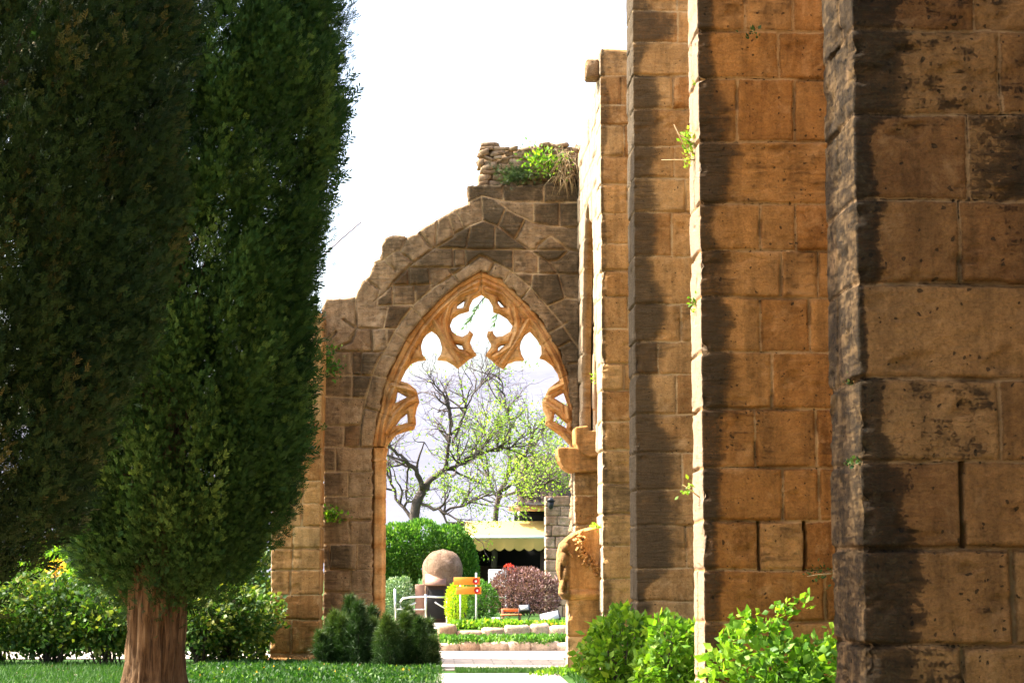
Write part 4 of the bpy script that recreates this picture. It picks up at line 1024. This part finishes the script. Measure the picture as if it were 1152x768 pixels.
# kerbs of rough stone and low flowers
def roughkerb(name, x0, x1, y, z0, z1, label, seed):
    b = MB(); r = np.random.default_rng(seed); x = x0
    while x < x1:
        w = .25+.35*r.random(); nu, nv = 12, 8
        U, Vv = np.meshgrid(np.linspace(0, 2*math.pi, nu, endpoint=False), np.linspace(-math.pi/2, math.pi/2, nv)); se = lambda t: np.sign(t)*np.abs(t)**.4
        xx = se(np.cos(U))*se(np.cos(Vv)); yy = se(np.sin(U))*se(np.cos(Vv)); zz = se(np.sin(Vv)); s = r.random()*30
        k = 1+.30*(vn(xx*1.6+s, yy*1.6, zz*1.6)-.5); h = (z1-z0)*(.65+.5*r.random())
        V = np.stack([x+w/2+xx*k*w*.53, y+yy*k*.14+(r.random()-.5)*.05, z0+h/2+zz*k*h*.55], -1).reshape(-1, 3)
        i = np.arange(nv-1)[:, None]*nu; j = np.arange(nu)[None]; j2 = (j+1) % nu
        b.add(V, np.stack([i+j, i+j2, i+nu+j2, i+nu+j], -1).reshape(-1, 4), r.random()); x += w
    return tag(b.build(name, M['kerb'], None, True), label, 'kerb', 'rough stone kerbs of the flower beds')
roughkerb('stone_kerb', .0, 5.5, 36.5, -.02, .2, 'nearer rough stone kerb along the sunlit path', 1)
roughkerb('stone_kerb', .05, 5.5, 38.05, .1, .42, 'farther rough stone kerb below the orange signs', 2)
def carpet(name, x0, x1, y0, y1, z, n, h, mat, tpl, label=None, hf=None, seed=0, up=1., zsp=.3):
    r = np.random.default_rng(seed+900)
    x = x0+(x1-x0)*r.random(n); y = y0+(y1-y0)*r.random(n)
    if hf is not None: m = hf(x, y) > r.random(n); x, y = x[m], y[m]
    n = len(x); p = np.stack([x, y, np.full(n, z)+r.random(n)*h*zsp], -1)
    D = r.normal(size=(n, 3))*.5+np.array([0, 0, up])
    return tag(cloud(name, [scatter(tpl, p, D, h*(.5+.8*r.random(n)), r)], mat), label, None, None, 'stuff')
blade = (np.array([(-.06, 0, 0), (.06, 0, 0), (.03, .06, .6), (-.03, .06, .6), (0, .2, 1.)]), [(0, 1, 2), (0, 2, 3), (3, 2, 4)])
patch = lambda s, lo=.4, hi=.6: (lambda x, y: sst(lo, hi, fbm(x*1.6, y*1.6, 0, s)))
carpet('grass', -7.5, .1, 24.4, 31.6, 0, 60000, .085, M['grass'], blade, 'short green grass under the cypress and in front of the wall', seed=1)
carpet('grass', .3, 2.0, 28.3, 29.5, 0, 8000, .07, M['grass'], blade, 'narrow strip of sunlit grass beside the path', seed=2)
carpet('ground_cover', -3.6, .0, 25.6, 31.4, .03, 14000, .07, M['leafc'], T_leaf(), 'leafy ground cover between the cypress trunk and the slim buttress', patch(8, .42, .55), seed=3, up=.8)
carpet('grass', 1.85, 2.38, 11, 28, 0, 5000, .1, M['grass'], blade, 'grass along the foot of the buttresses', seed=4)
carpet('bed_plants', .1, 2.9, 36.35, 37.85, .12, 9000, .075, M['leafh'], T_leaf(), 'low green plants filling the nearer flower bed', patch(5, .40, .58), seed=5, zsp=1.6)
carpet('bed_plants', .3, 3.0, 38.0, 39.4, .33, 8000, .08, M['leafb'], T_leaf(), 'yellow-green plants filling the farther flower bed', patch(6, .40, .55), seed=6, zsp=1.8)
carpet('fallen_leaves', -6, .1, 25.6, 31, .02, 420, .05, M['litter'], T_leaf(), 'scattered dry brown leaves and straw on the lawn', seed=12, up=.2)
carpet('lawn_flowers', -3.6, .0, 25.8, 31, .06, 40, .035, M['flowy'], T_leaf(), 'tiny yellow flowers dotted over the shaded lawn', seed=9)
carpet('bed_flowers', .6, 3.0, 38.2, 39.2, .42, 260, .07, M['flowy'], T_leaf(), 'small yellow flowers dotted over the farther bed', seed=7)

# ------------------------------------------------------------------ trees beyond the window
M['twig'] = plain('twig_bark', (.13, .10, .10), .9, var=.3, scale=20, bump=.3)
def spring_tree(name, base, mains, Y, label, seed, ntw=9, leaf=.075, depth=4, lens=.75, leafdens=None, rad0=.16, gtop=0., mat='leafy'):
    r = np.random.default_rng(seed); root = thing(name, (base[0], base[1], gtop), label, 'tree')
    b = MB(); tw = MB(); LP_, LD = [], []
    def sub(p, d, l, rad, k):
        n = 4; pts = [p]; dd = d.copy()
        for _ in range(n):
            dd = dd+r.normal(size=3)*.22+np.array([0, 0, .05]); dd /= np.linalg.norm(dd); pts.append(pts[-1]+dd*l/n)
        (b if k > 2 else tw).tube(pts, np.linspace(rad, rad*.45, n+1), 5 if k > 2 else 3, caps=False)
        if k <= 2:
            for q in pts[1:]:
                if r.random() < (leafdens(q) if leafdens else .5):
                    for _ in range(3): LP_.append(q+r.normal(size=3)*.07); LD.append(dd+r.normal(size=3)*.6)
        if k > 0:
            for q in range(3 if k > 1 else 2):
                i = r.integers(1, n+1); v = dd+r.normal(size=3)*.75; v /= np.linalg.norm(v)
                sub(pts[i], v, l*(.55+.3*r.random()), max(rad*.5, .0045), k-1)
    trunk = None
    for mi, (line, r0, r1, nt_) in enumerate(mains):
        pts = np.array([P(a, c_, Y+dy) for a, c_, dy in line])
        t = np.linspace(0, 1, len(pts)); tt = np.linspace(0, 1, len(pts)*4)
        sm = np.stack([np.interp(tt, t, pts[:, k]) for k in range(3)], -1)+r.normal(size=(len(tt), 3))*.02
        sm[0] = pts[0]
        if mi == 0:
            m2 = MB(); m2.tube(sm, np.linspace(r0, r1, len(tt)), 8); m2.build('trunk', M['dbark'], root, True)
        else: b.tube(sm, np.linspace(r0, r1, len(tt)), 6)
        for _ in range(nt_):
            f = .25+.75*r.random() if mi else .6+.4*r.random(); i = int(f*(len(sm)-1)); d = sm[min(i+1, len(sm)-1)]-sm[i-1]; d /= np.linalg.norm(d)+1e-9
            v = d*.7+r.normal(size=3)*.6+np.array([0, 0, .25]); v /= np.linalg.norm(v)
            sub(sm[i], v, lens*(.6+.8*r.random()), max(.035*(1-f)+.012, .01), 3)
    b.build('branches', M['dbark'], root, True); tw.build('twigs', M['twig'], root)
    p = np.array(LP_); D = np.array(LD)
    cloud('foliage', [scatter(T_simple(), p, D, leaf*(.6+.8*r.random(len(p))), r)], M[mat], root)
    return root
ld = lambda q: np.clip(.30-.075*(q[2]-2.6)+.07*(q[0]-.5), .02, .5)
spring_tree('budding_tree', P(466, 650, 50), [([(463, 652, 0), (466, 600, 0), (470, 560, 0), (480, 545, .1)], .14, .11, 2), ([(478, 547, 0), (497, 530, .3), (512, 524, .5), (532, 512, .6), (552, 494, .9), (566, 470, 1.)], .08, .016, 20),
  ([(476, 550, 0), (468, 530, -.3), (455, 515, -.5), (440, 505, -.6), (425, 480, -.6)], .08, .02, 13), ([(500, 529, .3), (505, 500, .2), (507, 470, 0), (500, 445, -.2), (485, 425, -.3)], .06, .015, 14),
  ([(509, 500, .2), (520, 470, .3), (530, 445, .4), (548, 425, .4)], .04, .012, 12), ([(532, 512, .6), (560, 505, .8), (590, 498, .9)], .04, .015, 10), ([(470, 565, 0), (500, 575, -.4), (530, 565, -.6), (556, 552, -.7)], .05, .015, 12), ([(466, 590, 0), (445, 560, .4), (438, 520, .5), (436, 480, .5)], .05, .015, 10)],
  50, 'budding spring tree with a dark twisted trunk, framed in the left of the window', 11, leafdens=ld, gtop=G2)
spring_tree('budding_tree', P(556, 650, 54), [([(556, 660, 0), (556, 600, 0), (560, 560, 0), (572, 530, 0)], .09, .06, 4), ([(572, 530, 0), (573, 500, .2), (572, 470, 0), (566, 440, .3), (560, 412, .3)], .06, .012, 15), ([(570, 535, 0), (590, 510, .4), (606, 492, .6), (612, 480, .6), (628, 474, .7)], .05, .02, 11),
  ([(560, 560, 0), (585, 552, -.6), (605, 548, -.8), (628, 535, -1)], .05, .015, 14), ([(563, 552, 0), (588, 535, .6), (610, 520, 1), (632, 500, 1)], .05, .015, 14), ([(560, 560, 0), (545, 530, .3), (540, 495, .5), (548, 460, .5)], .04, .012, 10)],
  54, 'slender leafy tree in front of the dark roof, right of the twisted one', 12, leafdens=lambda q: np.clip(.42-.13*(q[2]-3.3), .02, .5), gtop=G2)
spring_tree('branch_overhang', P(700, 660, 37), [([(700, 300, 0), (640, 300, 0), (590, 320, 0), (556, 330, 0)], .05, .012, 0)], 37, 'x', 13) if False else None
# thin drooping sprigs seen through the trefoil, hanging from a tree that stands right of the window
def palm():
    Yp = 40; bx = P(700, 640, Yp)[0]
    root = thing('slender_tree', (bx, Yp, 0), 'slender tree whose drooping sprigs show inside the trefoil opening', 'tree')
    b = MB(); top = P(640, 290, Yp)
    b.tube([(bx, Yp, 0), (bx-.05, Yp, 3), P(690, 330, Yp)], [.13, .1, .06], 8); b.build('trunk', M['dbark'], root, True)
    b = MB(); r = np.random.default_rng(3); parts = []
    for line in ([(690, 330), (640, 305), (590, 306), (556, 322), (540, 340), (533, 353), (522, 368)], [(690, 330), (650, 315), (600, 322), (570, 343), (560, 352), (556, 364)]):
        q = np.array([P(a, c_, Yp) for a, c_ in line]); b.tube(q, np.linspace(.03, .004, len(q)), 5)
        t = r.random(46 if line[-1][0] < 540 else 20)*.42+.58; tt = np.linspace(0, 1, len(q))
        p = np.stack([np.interp(t, tt, q[:, k]) for k in range(3)], -1)
        D = np.tile(q[-1]-q[-3], (len(p), 1))*1.2+r.normal(size=p.shape)*.22
        parts.append(scatter((T_simple()[0]*np.array([.45, 1, 1]), T_simple()[1]), p, D, .17, r))
    b.build('branches', M['dbark'], root, True); cloud('foliage', parts, M['leafg'], root)
palm()

# ------------------------------------------------------------------ cafe
Yc = 52.
def cafe():
    root = thing('cafe', (P(575, 640, Yc)[0], Yc+2, G2), 'low cafe building with a scalloped yellow awning and dark shaded front', 'cafe')
    xl, xr = P(505, 600, Yc)[0], P(700, 600, Yc)[0]
    z = lambda py, Y=Yc: P(570, py, Y)[2]
    b = MB(); b.box(xl, xr, Yc+4.5, Yc+4.7, G2, z(586)); b.box(P(586, 600, Yc)[0], xr, Yc+4.3, Yc+4.49, z(586), z(562)+.1); b.box(xl, xl+.15, Yc+1.3, Yc+4.5, G2, z(586)); b.box(xl, P(588, 600, Yc)[0], Yc+1.6, Yc+4.5, z(586)-.05, z(586)+.02); b.box(xr-.15, xr, Yc+1.3, Yc+4.5, G2, z(562)+.1)
    b.build('wall', M['dark'], root)  # near-black walls: shade of the interior put into the colour
    b = MB(); b.box(P(574, 600, Yc)[0], xr, Yc+1.2, Yc+1.5, z(573), z(565.5), .03); b.build('lintel', M['kerb'], root)
    # tiled roof
    b = MB(); n = 40
    ys = np.linspace(Yc+.9, Yc+5, 14); xs = np.linspace(P(584, 600, Yc)[0], xr, 240)
    X, Y = np.meshgrid(xs, ys); s = (Y-ys[0])/(ys[-1]-ys[0])
    Z = z(565)+s*1.5+.045*np.abs(np.sin(X*math.pi/.22))+.03*((s*14) % 1)
    V = np.stack([X, Y, Z], -1).reshape(-1, 3); i = np.arange(13)[:, None]*240+np.arange(239)[None]
    b.add(V, np.stack([i, i+1, i+241, i+240], -1).reshape(-1, 4)); b.box(P(584, 600, Yc)[0], xr, Yc+1.0, Yc+5, z(565)-.05, z(565)-.01)
    b.build('roof', M['brown'], root)
    # awning: sagging canvas with stripes of seams
    ax0, ax1 = P(524, 600, Yc)[0], P(640, 600, Yc)[0]
    def canvas(y0, z0, y1, z1, nv, sag, scal=0.):
        xs = np.linspace(ax0, ax1, 160); vs = np.linspace(0, 1, nv); X, Vv = np.meshgrid(xs, vs)
        Y = y0+(y1-y0)*Vv; Z = z0+(z1-z0)*Vv-sag*np.sin(Vv*math.pi)*(.6+.4*np.sin(X*2.3))
        if scal: Z = Z-scal*Vv*np.abs(np.sin(X*math.pi/.26)); Y = Y+.02*np.sin(X*9)*Vv
        top = np.stack([X, Y, Z], -1).reshape(-1, 3); i = np.arange(nv-1)[:, None]*160+np.arange(159)[None]
        Fq = np.stack([i, i+1, i+161, i+160], -1).reshape(-1, 4); m = MB(); m.add(top, Fq)
        m.add(top-np.array([0, -.012, .012]), Fq[:, ::-1]); return m
    aw_ = canvas(Yc+1.6, z(585)+.02, Yc, z(605), 10, .05).build('awning', M['awn'], root, True)
    canvas(Yc-.01, z(605)+.01, Yc-.04, z(616), 5, 0, .07).build('valance', M['awn'], aw_, True)
    b = MB(); b.tube([(ax0, Yc, z(604)), (ax1, Yc, z(604))], .035, 8); b.build('front_rail', M['white'], aw_, True)
    for px in (531, 610):
        b = MB(); q = P(px, 620, Yc+.3); b.box(q[0]-.05, q[0]+.05, Yc+.25, Yc+.35, G2, z(606), .01); b.build('post', M['brown'], root)
    b = MB(); q = P(584, 577, Yc+1.1); b.tube([(q[0], Yc+1.1, z(586)), (q[0]-.02, Yc+1.1, q[2])], .012, 6)
    U, Vv = np.meshgrid(np.linspace(0, 6.283, 10, endpoint=False), np.linspace(-1.57, 1.57, 6))
    sp = np.stack([q[0]+.05*np.cos(U)*np.cos(Vv), Yc+1.1+.05*np.sin(U)*np.cos(Vv), q[2]+.05*np.sin(Vv)], -1).reshape(-1, 3)
    i = np.arange(5)[:, None]*10; j = np.arange(10)[None]; j2 = (j+1) % 10
    b.add(sp, np.stack([i+j, i+j2, i+10+j2, i+10+j], -1).reshape(-1, 4)); b.build('lamp', M['white'], root)
    b = MB(); b.box(P(560, 0, Yc+3)[0]-.5, P(585, 0, Yc+3)[0], Yc+3, Yc+3.4, G2, G2+1.25, .02); b.build('counter', M['brown'], root)
cafe()
def chairish():
    q = P(560, 643, 47.5); root = thing('garden_chair', (q[0], 47.5, G2), 'white chair back showing above the purple shrub before the dark cafe', 'chair')
    b = MB(); b.box(q[0]-.22, q[0]+.22, 47.68, 47.72, q[2]-.35, q[2]+.06, .012); b.build('backrest', M['white'], root)
    b = MB(); b.box(q[0]-.23, q[0]+.23, 47.3, 47.7, q[2]-.62, q[2]-.57, .012); b.build('seat', M['white'], root)
    for sx in (-.2, .2):
        for y in (47.33, 47.69):
            b = MB(); b.tube([(q[0]+sx, y, G2), (q[0]+sx, y, q[2]-.58)], .015, 6); b.build('leg', M['white'], root)
chairish()
shrub('potted_flowers', pc(573, 640, 48), (.13, .12, .12), 160, .05, leaf_mat('red_petal', (.5, .02, .02), (.7, .05, .03), (.7, .1, .05)), 'small clump of red flowers just above the purple shrub', 'flowers', seed=60, gtop=G2, stems=3)
# stone gate pillar with wall lamp
ys = [557, 569, 580, 591, 603, 616, 629, 642, 655, 668]
c, J, low = prep(ys, 628, 48, {0: [621], 1: [630], 2: [626], 3: [620], 4: [624], 5: [], 6: [], 7: [627]})
pier('gate_pillar', P(613.5, 600, 48)[0], P(641, 600, 48)[0], 48, 48.6, P(628, 558, 48)[2], c, J, M['pillar'], 'pinkish cut-block pillar with a lamp, right of the yellow awning', 'pillar', res=.014, stainw=.0, seed=80, stain_shade_left=-.2)
def pillar_lamp():
    q = P(619.5, 566, 47.8); root = thing('wall_lamp', (q[0], 47.98, q[2]), 'dark metal wall lamp near the top of the pinkish pillar', 'lamp')
    b = MB(); n = 6
    def ring(z, r_): return [(q[0]+r_*math.cos(k*math.pi/3), 47.8+r_*math.sin(k*math.pi/3), z) for k in range(6)]
    V = ring(q[2]-.14, .03)+ring(q[2]-.10, .06)+ring(q[2]+.05, .09)
    b.add(V, [[(k*6+j, k*6+(j+1) % 6, k*6+6+(j+1) % 6, k*6+6+j) for k in range(2) for j in range(6)], [(5, 4, 3, 2, 1, 0), (12, 13, 14, 15, 16, 17)]]); b.build('lantern', M['black'], root)
    b = MB(); V = ring(q[2]+.052, .12)+ring(q[2]+.12, .05)+ring(q[2]+.15, .01)
    b.add(V, [[(k*6+j, k*6+(j+1) % 6, k*6+6+(j+1) % 6, k*6+6+j) for k in range(2) for j in range(6)], [(5, 4, 3, 2, 1, 0), (12, 13, 14, 15, 16, 17)]]); b.build('lid', M['black'], root)
    b = MB(); b.tube([(q[0], 47.99, q[2]-.05), (q[0], 47.9, q[2]+.0), (q[0], 47.83, q[2]+.06)], .015, 6); b.build('bracket', M['black'], root)
pillar_lamp()
# domed oven with hood
def oven():
    Y = 42.5; x0, x1 = P(474, 650, Y)[0], P(520, 650, Y)[0]; zt = P(497, 617, Y)[2]; cx = (x0+x1)/2+.02
    root = thing('domed_oven', (cx, Y+.5, G2), 'brown clay domed oven with a rusty hood and dark front beneath the hedge arch', 'oven')
    nu, nv = 40, 30; zz = np.linspace(G2, zt, nv); U, Z = np.meshgrid(np.linspace(0, 2*math.pi, nu, endpoint=False), zz)
    zc = zt-.47
    rr = np.where(Z > zc, np.sqrt(np.clip(1-((Z-zc)/(zt-zc))**2.3, 0, 1)), 1)*(x1-x0)/2+.0
    rr = rr*.99*(1+.22*(fbm(np.cos(U)*1.6, np.sin(U)*1.6, Z*2.2, 4)-.5)+.08*(vn(np.cos(U)*6, np.sin(U)*6, Z*7, 4)-.5))
    V = np.stack([cx+rr*np.cos(U), Y+.5+rr*np.sin(U), Z], -1).reshape(-1, 3); i = np.arange(nv-1)[:, None]*nu; j = np.arange(nu)[None]; j2 = (j+1) % nu
    b = MB(); b.add(V, np.stack([i+j, i+j2, i+nu+j2, i+nu+j], -1).reshape(-1, 4)); b.build('dome', M['clay'], root, True)
    zf = lambda y: P(490, y, Y)[2]
    a, c_ = P(478, 650, Y)[0], P(502, 650, Y)[0]
    b = MB(); b.add([(a, Y-.12, zf(657)), (c_, Y-.12, zf(657)), (c_, Y+.2, zf(645)), (a, Y+.2, zf(645)), (a, Y-.10, zf(657)-.03), (c_, Y-.10, zf(657)-.03), (c_, Y+.2, zf(645)-.03), (a, Y+.2, zf(645)-.03)],
      [(0, 1, 2, 3), (7, 6, 5, 4), (0, 4, 5, 1), (1, 5, 6, 2), (2, 6, 7, 3), (3, 7, 4, 0)]); b.build('hood', M['hood'], root)
    b = MB(); b.box(a+.02, c_-.0, Y-.04, Y+.3, G2, zf(658), .01); b.build('firebox', M['brown'], root)
    b = MB(); b.box(a+.06, c_-.06, Y-.055, Y-.038, G2+.1, zf(663), .004); b.build('door', M['dark'], root)
    b = MB(); b.box(P(467, 650, Y)[0], a-.005, Y-.05, Y+.1, G2, zf(657), .015); b.build('side_post', M['hood'], root)
oven()
# steel handrail
def rail():
    Y = 40.6; root = thing('handrail', (P(479, 690, Y)[0], Y, G2), 'bright steel handrail with a curved end in front of the oven', 'railing')
    q = lambda a, c_, dy=0: P(a, c_, Y+dy)
    for k, (px, yt) in enumerate(((444.5, 662), (479, 668), (503, 672))):
        b = MB(); p = q(px, yt); b.tube([(p[0], Y, G2-.02), (p[0], Y, p[2])], .022, 8); o = b.build('post', M['metal'], root, True)
    b = MB(); b.tube([q(503, 671.5), q(490, 671), (q(479, 670.5)), q(460, 671.5), q(453, 673), q(450, 677), q(450, 682), q(453, 684.5), q(459, 682), q(468, 677.5)], .018, 8); b.build('top_rail', M['metal'], root, True)
    b = MB(); b.tube([q(444.5, 685), q(479, 685)], .014, 8); b.build('lower_rail', M['metal'], root, True)
    b = MB(); b.tube([q(489, 677), q(496, 681), q(503, 685)], .014, 8); b.build('stub_rail', M['metal'], root, True)
rail()
def sign():
    Y = 39.5; q = lambda a, c_: P(a, c_, Y); p = q(535.8, 650)
    root = thing('sign_post', (p[0], Y, .37), 'two stacked orange direction boards on a thin white post by the lime shrub', 'sign')
    b = MB(); b.tube([(p[0], Y+.03, .34), (p[0], Y+.03, q(536, 644)[2])], .018, 8); b.build('post', M['white'], root, True)
    b = MB(); s = q(518, 660); b.tube([(s[0], Y+.03, .34), (s[0], Y+.03, q(518, 650)[2])], .014, 8); b.build('post', M['white'], root, True)
    for x0, x1, y0, y1 in ((510.5, 540, 649, 657.5), (513, 541.5, 659.5, 668)):
        a, c_ = q(x0, y1), q(x1, y0)
        b = MB(); b.box(a[0], c_[0], Y-.015, Y+.008, a[2], c_[2], .004); bd = b.build('board', M['orange'], root)
        cx = c_[0]-.085; cz = (a[2]+c_[2])/2
        def disc(r_, y): 
            n = 20; V = [(cx+r_*math.cos(k*math.tau/n), y+e, cz+r_*math.sin(k*math.tau/n)) for e in (0, .004) for k in range(n)]
            m = MB(); m.add(V, [[(k, (k+1) % n, n+(k+1) % n, n+k) for k in range(n)], [tuple(range(n)), tuple(range(2*n-1, n-1, -1))]]); return m
        disc(.062, Y-.021).build('red_disc', M['red'], bd); disc(.024, Y-.027).build('white_dot', M['white'], bd)
sign()
def flood(px, py, Y, w, h, label, rot, tilt, name='floodlight'):
    q = P(px, py, Y); root = thing(name, (q[0], q[1], .37), label, 'floodlight'); 
    def tr_(V):
        V = np.array(V, float); ca, sa = math.cos(tilt), math.sin(tilt); y = V[:, 1]*ca-V[:, 2]*sa; z = V[:, 1]*sa+V[:, 2]*ca; x = V[:, 0]
        cr, sr = math.cos(rot), math.sin(rot); return np.stack([x*cr-z*sr+q[0], y+q[1], x*sr+z*cr+q[2]], -1)
    m = MB(); m.box(-w/2, w/2, -.03, .07, -h/2, h/2, .015); m.V = [tr_(v) for v in m.V]; m.build('housing', M['black'], root)
    m = MB(); m.box(-w/2+.03, w/2-.03, -.036, -.031, -h/2+.03, h/2-.03); m.V = [tr_(v) for v in m.V]; m.build('glass', M['glass'], root)
    m = MB(); m.tube([(q[0]-w/2, q[1]+.02, q[2]), (q[0]-w/2, q[1]+.08, q[2]-.2), (q[0], q[1]+.08, .36), (q[0]+w/2, q[1]+.08, q[2]-.15), (q[0]+w/2, q[1]+.02, q[2]+.02)], .012, 6); m.build('bracket', M['black'], root)
flood(619, 694, 38.9, .40, .26, 'black floodlight with a pale tilted glass, low among the bed plants', .22, -.75)
flood(590, 684, 39.6, .22, .16, 'small black floodlight with a bright face beside the wooden bench', .05, -.5)
def bench():
    Y = 39.9; q = lambda a, c_: P(a, c_, Y); a, c_ = q(566, 700)[0], q(585, 700)[0]
    root = thing('wooden_bench', ((a+c_)/2, Y, .37), 'small orange-brown wooden bench in front of the purple shrub', 'bench')
    for x in (a, c_):
        for y in (Y, Y+.3):
            b = MB(); b.box(x-.022, x+.022, y-.02, y+.02, .35, q(0, 686 if y > Y else 692)[2], .005); b.build('leg', M['hood'], root)
    m = plain('orange_wood', (.50, .17, .05), .6, var=.2)
    b = MB(); b.box(a-.04, c_+.04, Y-.04, Y+.34, q(0, 693)[2], q(0, 691)[2], .008); b.build('seat', m, root)
    b = MB(); b.box(a-.03, c_+.03, Y+.32, Y+.35, q(0, 688.5)[2], q(0, 685)[2], .006); b.build('backrest', m, root)
bench()
b = MB(); q = P(562, 697, 39.3); b.box(q[0]-.16, q[0]+.02, 39.3, 39.5, .36, q[2]+.05, .02)
tag(b.build('white_box', M['white']), 'small white box on the ground left of the wooden bench', 'box')

# ------------------------------------------------------------------ plants rooted in the masonry
def tuft(name, px, py, Y, r_, n, leaf, mat, label, dirn=(-.5, -.8, .2), seed=0, tpl=None, twigs=None, cat='plant', group='weeds rooted in the masonry joints'):
    r = np.random.default_rng(seed+300); q = P(px, py, Y); root = thing(name, tuple(q), label, cat, group)
    p = q+r.normal(size=(n, 3))*np.asarray(r_)*.5; D = np.array(dirn)+r.normal(size=(n, 3))*.7+(p-q)*3
    cloud('foliage', [scatter(tpl or T_leaf(), p, D, leaf*(.6+.7*r.random(n)), r)], mat, root)
    b = MB()
    for t in (twigs or [[(px, py+2), (px-1, py-2)]]):
        b.tube([P(a, c_, Y-.02*k-.03) for k, (a, c_) in enumerate(t)], np.linspace(.007, .003, len(t)), 4)
    b.build('stems', M['dry'], root)
tuft('wall_weed', 848, 36, 17.55, (.08, .04, .06), 26, .04, M['leafd'], 'tiny dark weed high on the orange buttress', seed=1)
tuft('wall_weed', 775, 160, 17.9, (.07, .06, .14), 60, .055, M['leafb'], 'bright weed with dry stalks high on the sunlit edge of the orange buttress', seed=2, twigs=[[(785, 165), (775, 158), (762, 150)], [(785, 180), (760, 180), (744, 180)], [(784, 175), (770, 165), (758, 140)]], tpl=T_simple())
tuft('wall_weed', 777, 178, 17.9, (.07, .05, .09), 34, .05, M['leafy'], 'yellow-green weed just below the stalky one on the sunlit edge', seed=3, tpl=T_simple())
tuft('wall_weed', 785, 95, 17.9, (.03, .04, .08), 24, .045, M['leafb'], 'topmost small weed on the sunlit edge of the orange buttress', seed=4, tpl=T_simple())
tuft('wall_weed', 782, 342, 17.9, (.05, .04, .09), 34, .045, M['leafb'], 'small bright weed halfway up the sunlit edge', seed=5, tpl=T_simple())
tuft('wall_weed', 775, 551, 17.8, (.08, .05, .08), 30, .05, M['leafb'], 'bright weed low on the sunlit edge of the orange buttress', seed=6, twigs=[[(788, 560), (778, 552), (768, 545)]], tpl=T_simple())
tuft('wall_weed', 924, 644, 17.5, (.16, .04, .08), 50, .04, M['leafd'], 'dark straggly weed low on the orange buttress near its right end', seed=7, twigs=[[(935, 645), (920, 646), (908, 648)]])
tuft('wall_weed', 961, 428, 11.3, (.04, .06, .05), 60, .03, M['leafd'], 'dark moss tuft on the side edge of the closest buttress', seed=8)
tuft('wall_weed', 968, 521, 11.1, (.08, .06, .03), 60, .028, M['leafd'], 'dark moss tuft under a joint of the closest buttress, lower of the two', seed=9)
tuft('wall_weed', 374, 408, 32.95, (.16, .08, .26), 160, .07, M['leafh'], 'green weed hanging on the window wall beside the slim buttress, upper of two', seed=10)
tuft('wall_weed', 373, 579, 32.95, (.18, .08, .13), 150, .07, M['leafb'], 'round green weed on the window wall beside the slim buttress, lower of two', seed=11)
tuft('wall_weed', 669, 425, 30, (.06, .05, .1), 34, .05, M['leafy'], 'yellow-green weed in the arcade arch near the tracery', seed=12)
tuft('wall_weed', 671, 592, 28.6, (.09, .05, .05), 30, .05, M['leafy'], 'small weed on top of the carved garland block', seed=13)
tuft('roof_bush', 583, 199, 33.05, (.35, .2, .16), 420, .10, M['leafd'], 'dark green cushion plant on the ruined wall top', seed=14, tpl=T_needles(12, 3), dirn=(0, -.3, .8), cat='bush', group='plants on the ruined wall top')
tuft('roof_bush', 612, 183, 33.0, (.34, .2, .26), 380, .075, M['leafb'], 'bright green bush on the rubble, right of the dark cushion', seed=15, dirn=(0, -.3, .6), cat='bush', group='plants on the ruined wall top', tpl=T_simple())
def dry():
    r = np.random.default_rng(8); q = P(632, 205, 33); root = thing('dry_bush', tuple(q), 'dry straw-coloured stalks trailing over the wall top', 'bush')
    b = MB()
    for k in range(120):
        a = P(628+r.random()*22, 172+r.random()*32, 32.9+r.random()*.3); d = np.array([(r.random()-.6)*.5, -.18*r.random(), -.1-.35*r.random() if k % 3 else .25*r.random()])
        m = a+d*.5+np.array([0, -.05, .07+.05*r.random()]); b.tube([a, m, a+d], [.007, .006, .002], 3, r.random())
    b.build('stalks', M['dry'], root)
dry()
# cable from the cypress crown across the sky
b = MB(); b.tube([P(330, 307, 30), P(362, 289, 31), P(385, 268, 32), P(406, 250, 33)], .012, 5)
tag(b.build('bare_branch', M['twig']), 'thin bare stick poking out of the cypress into the sky', 'branch')
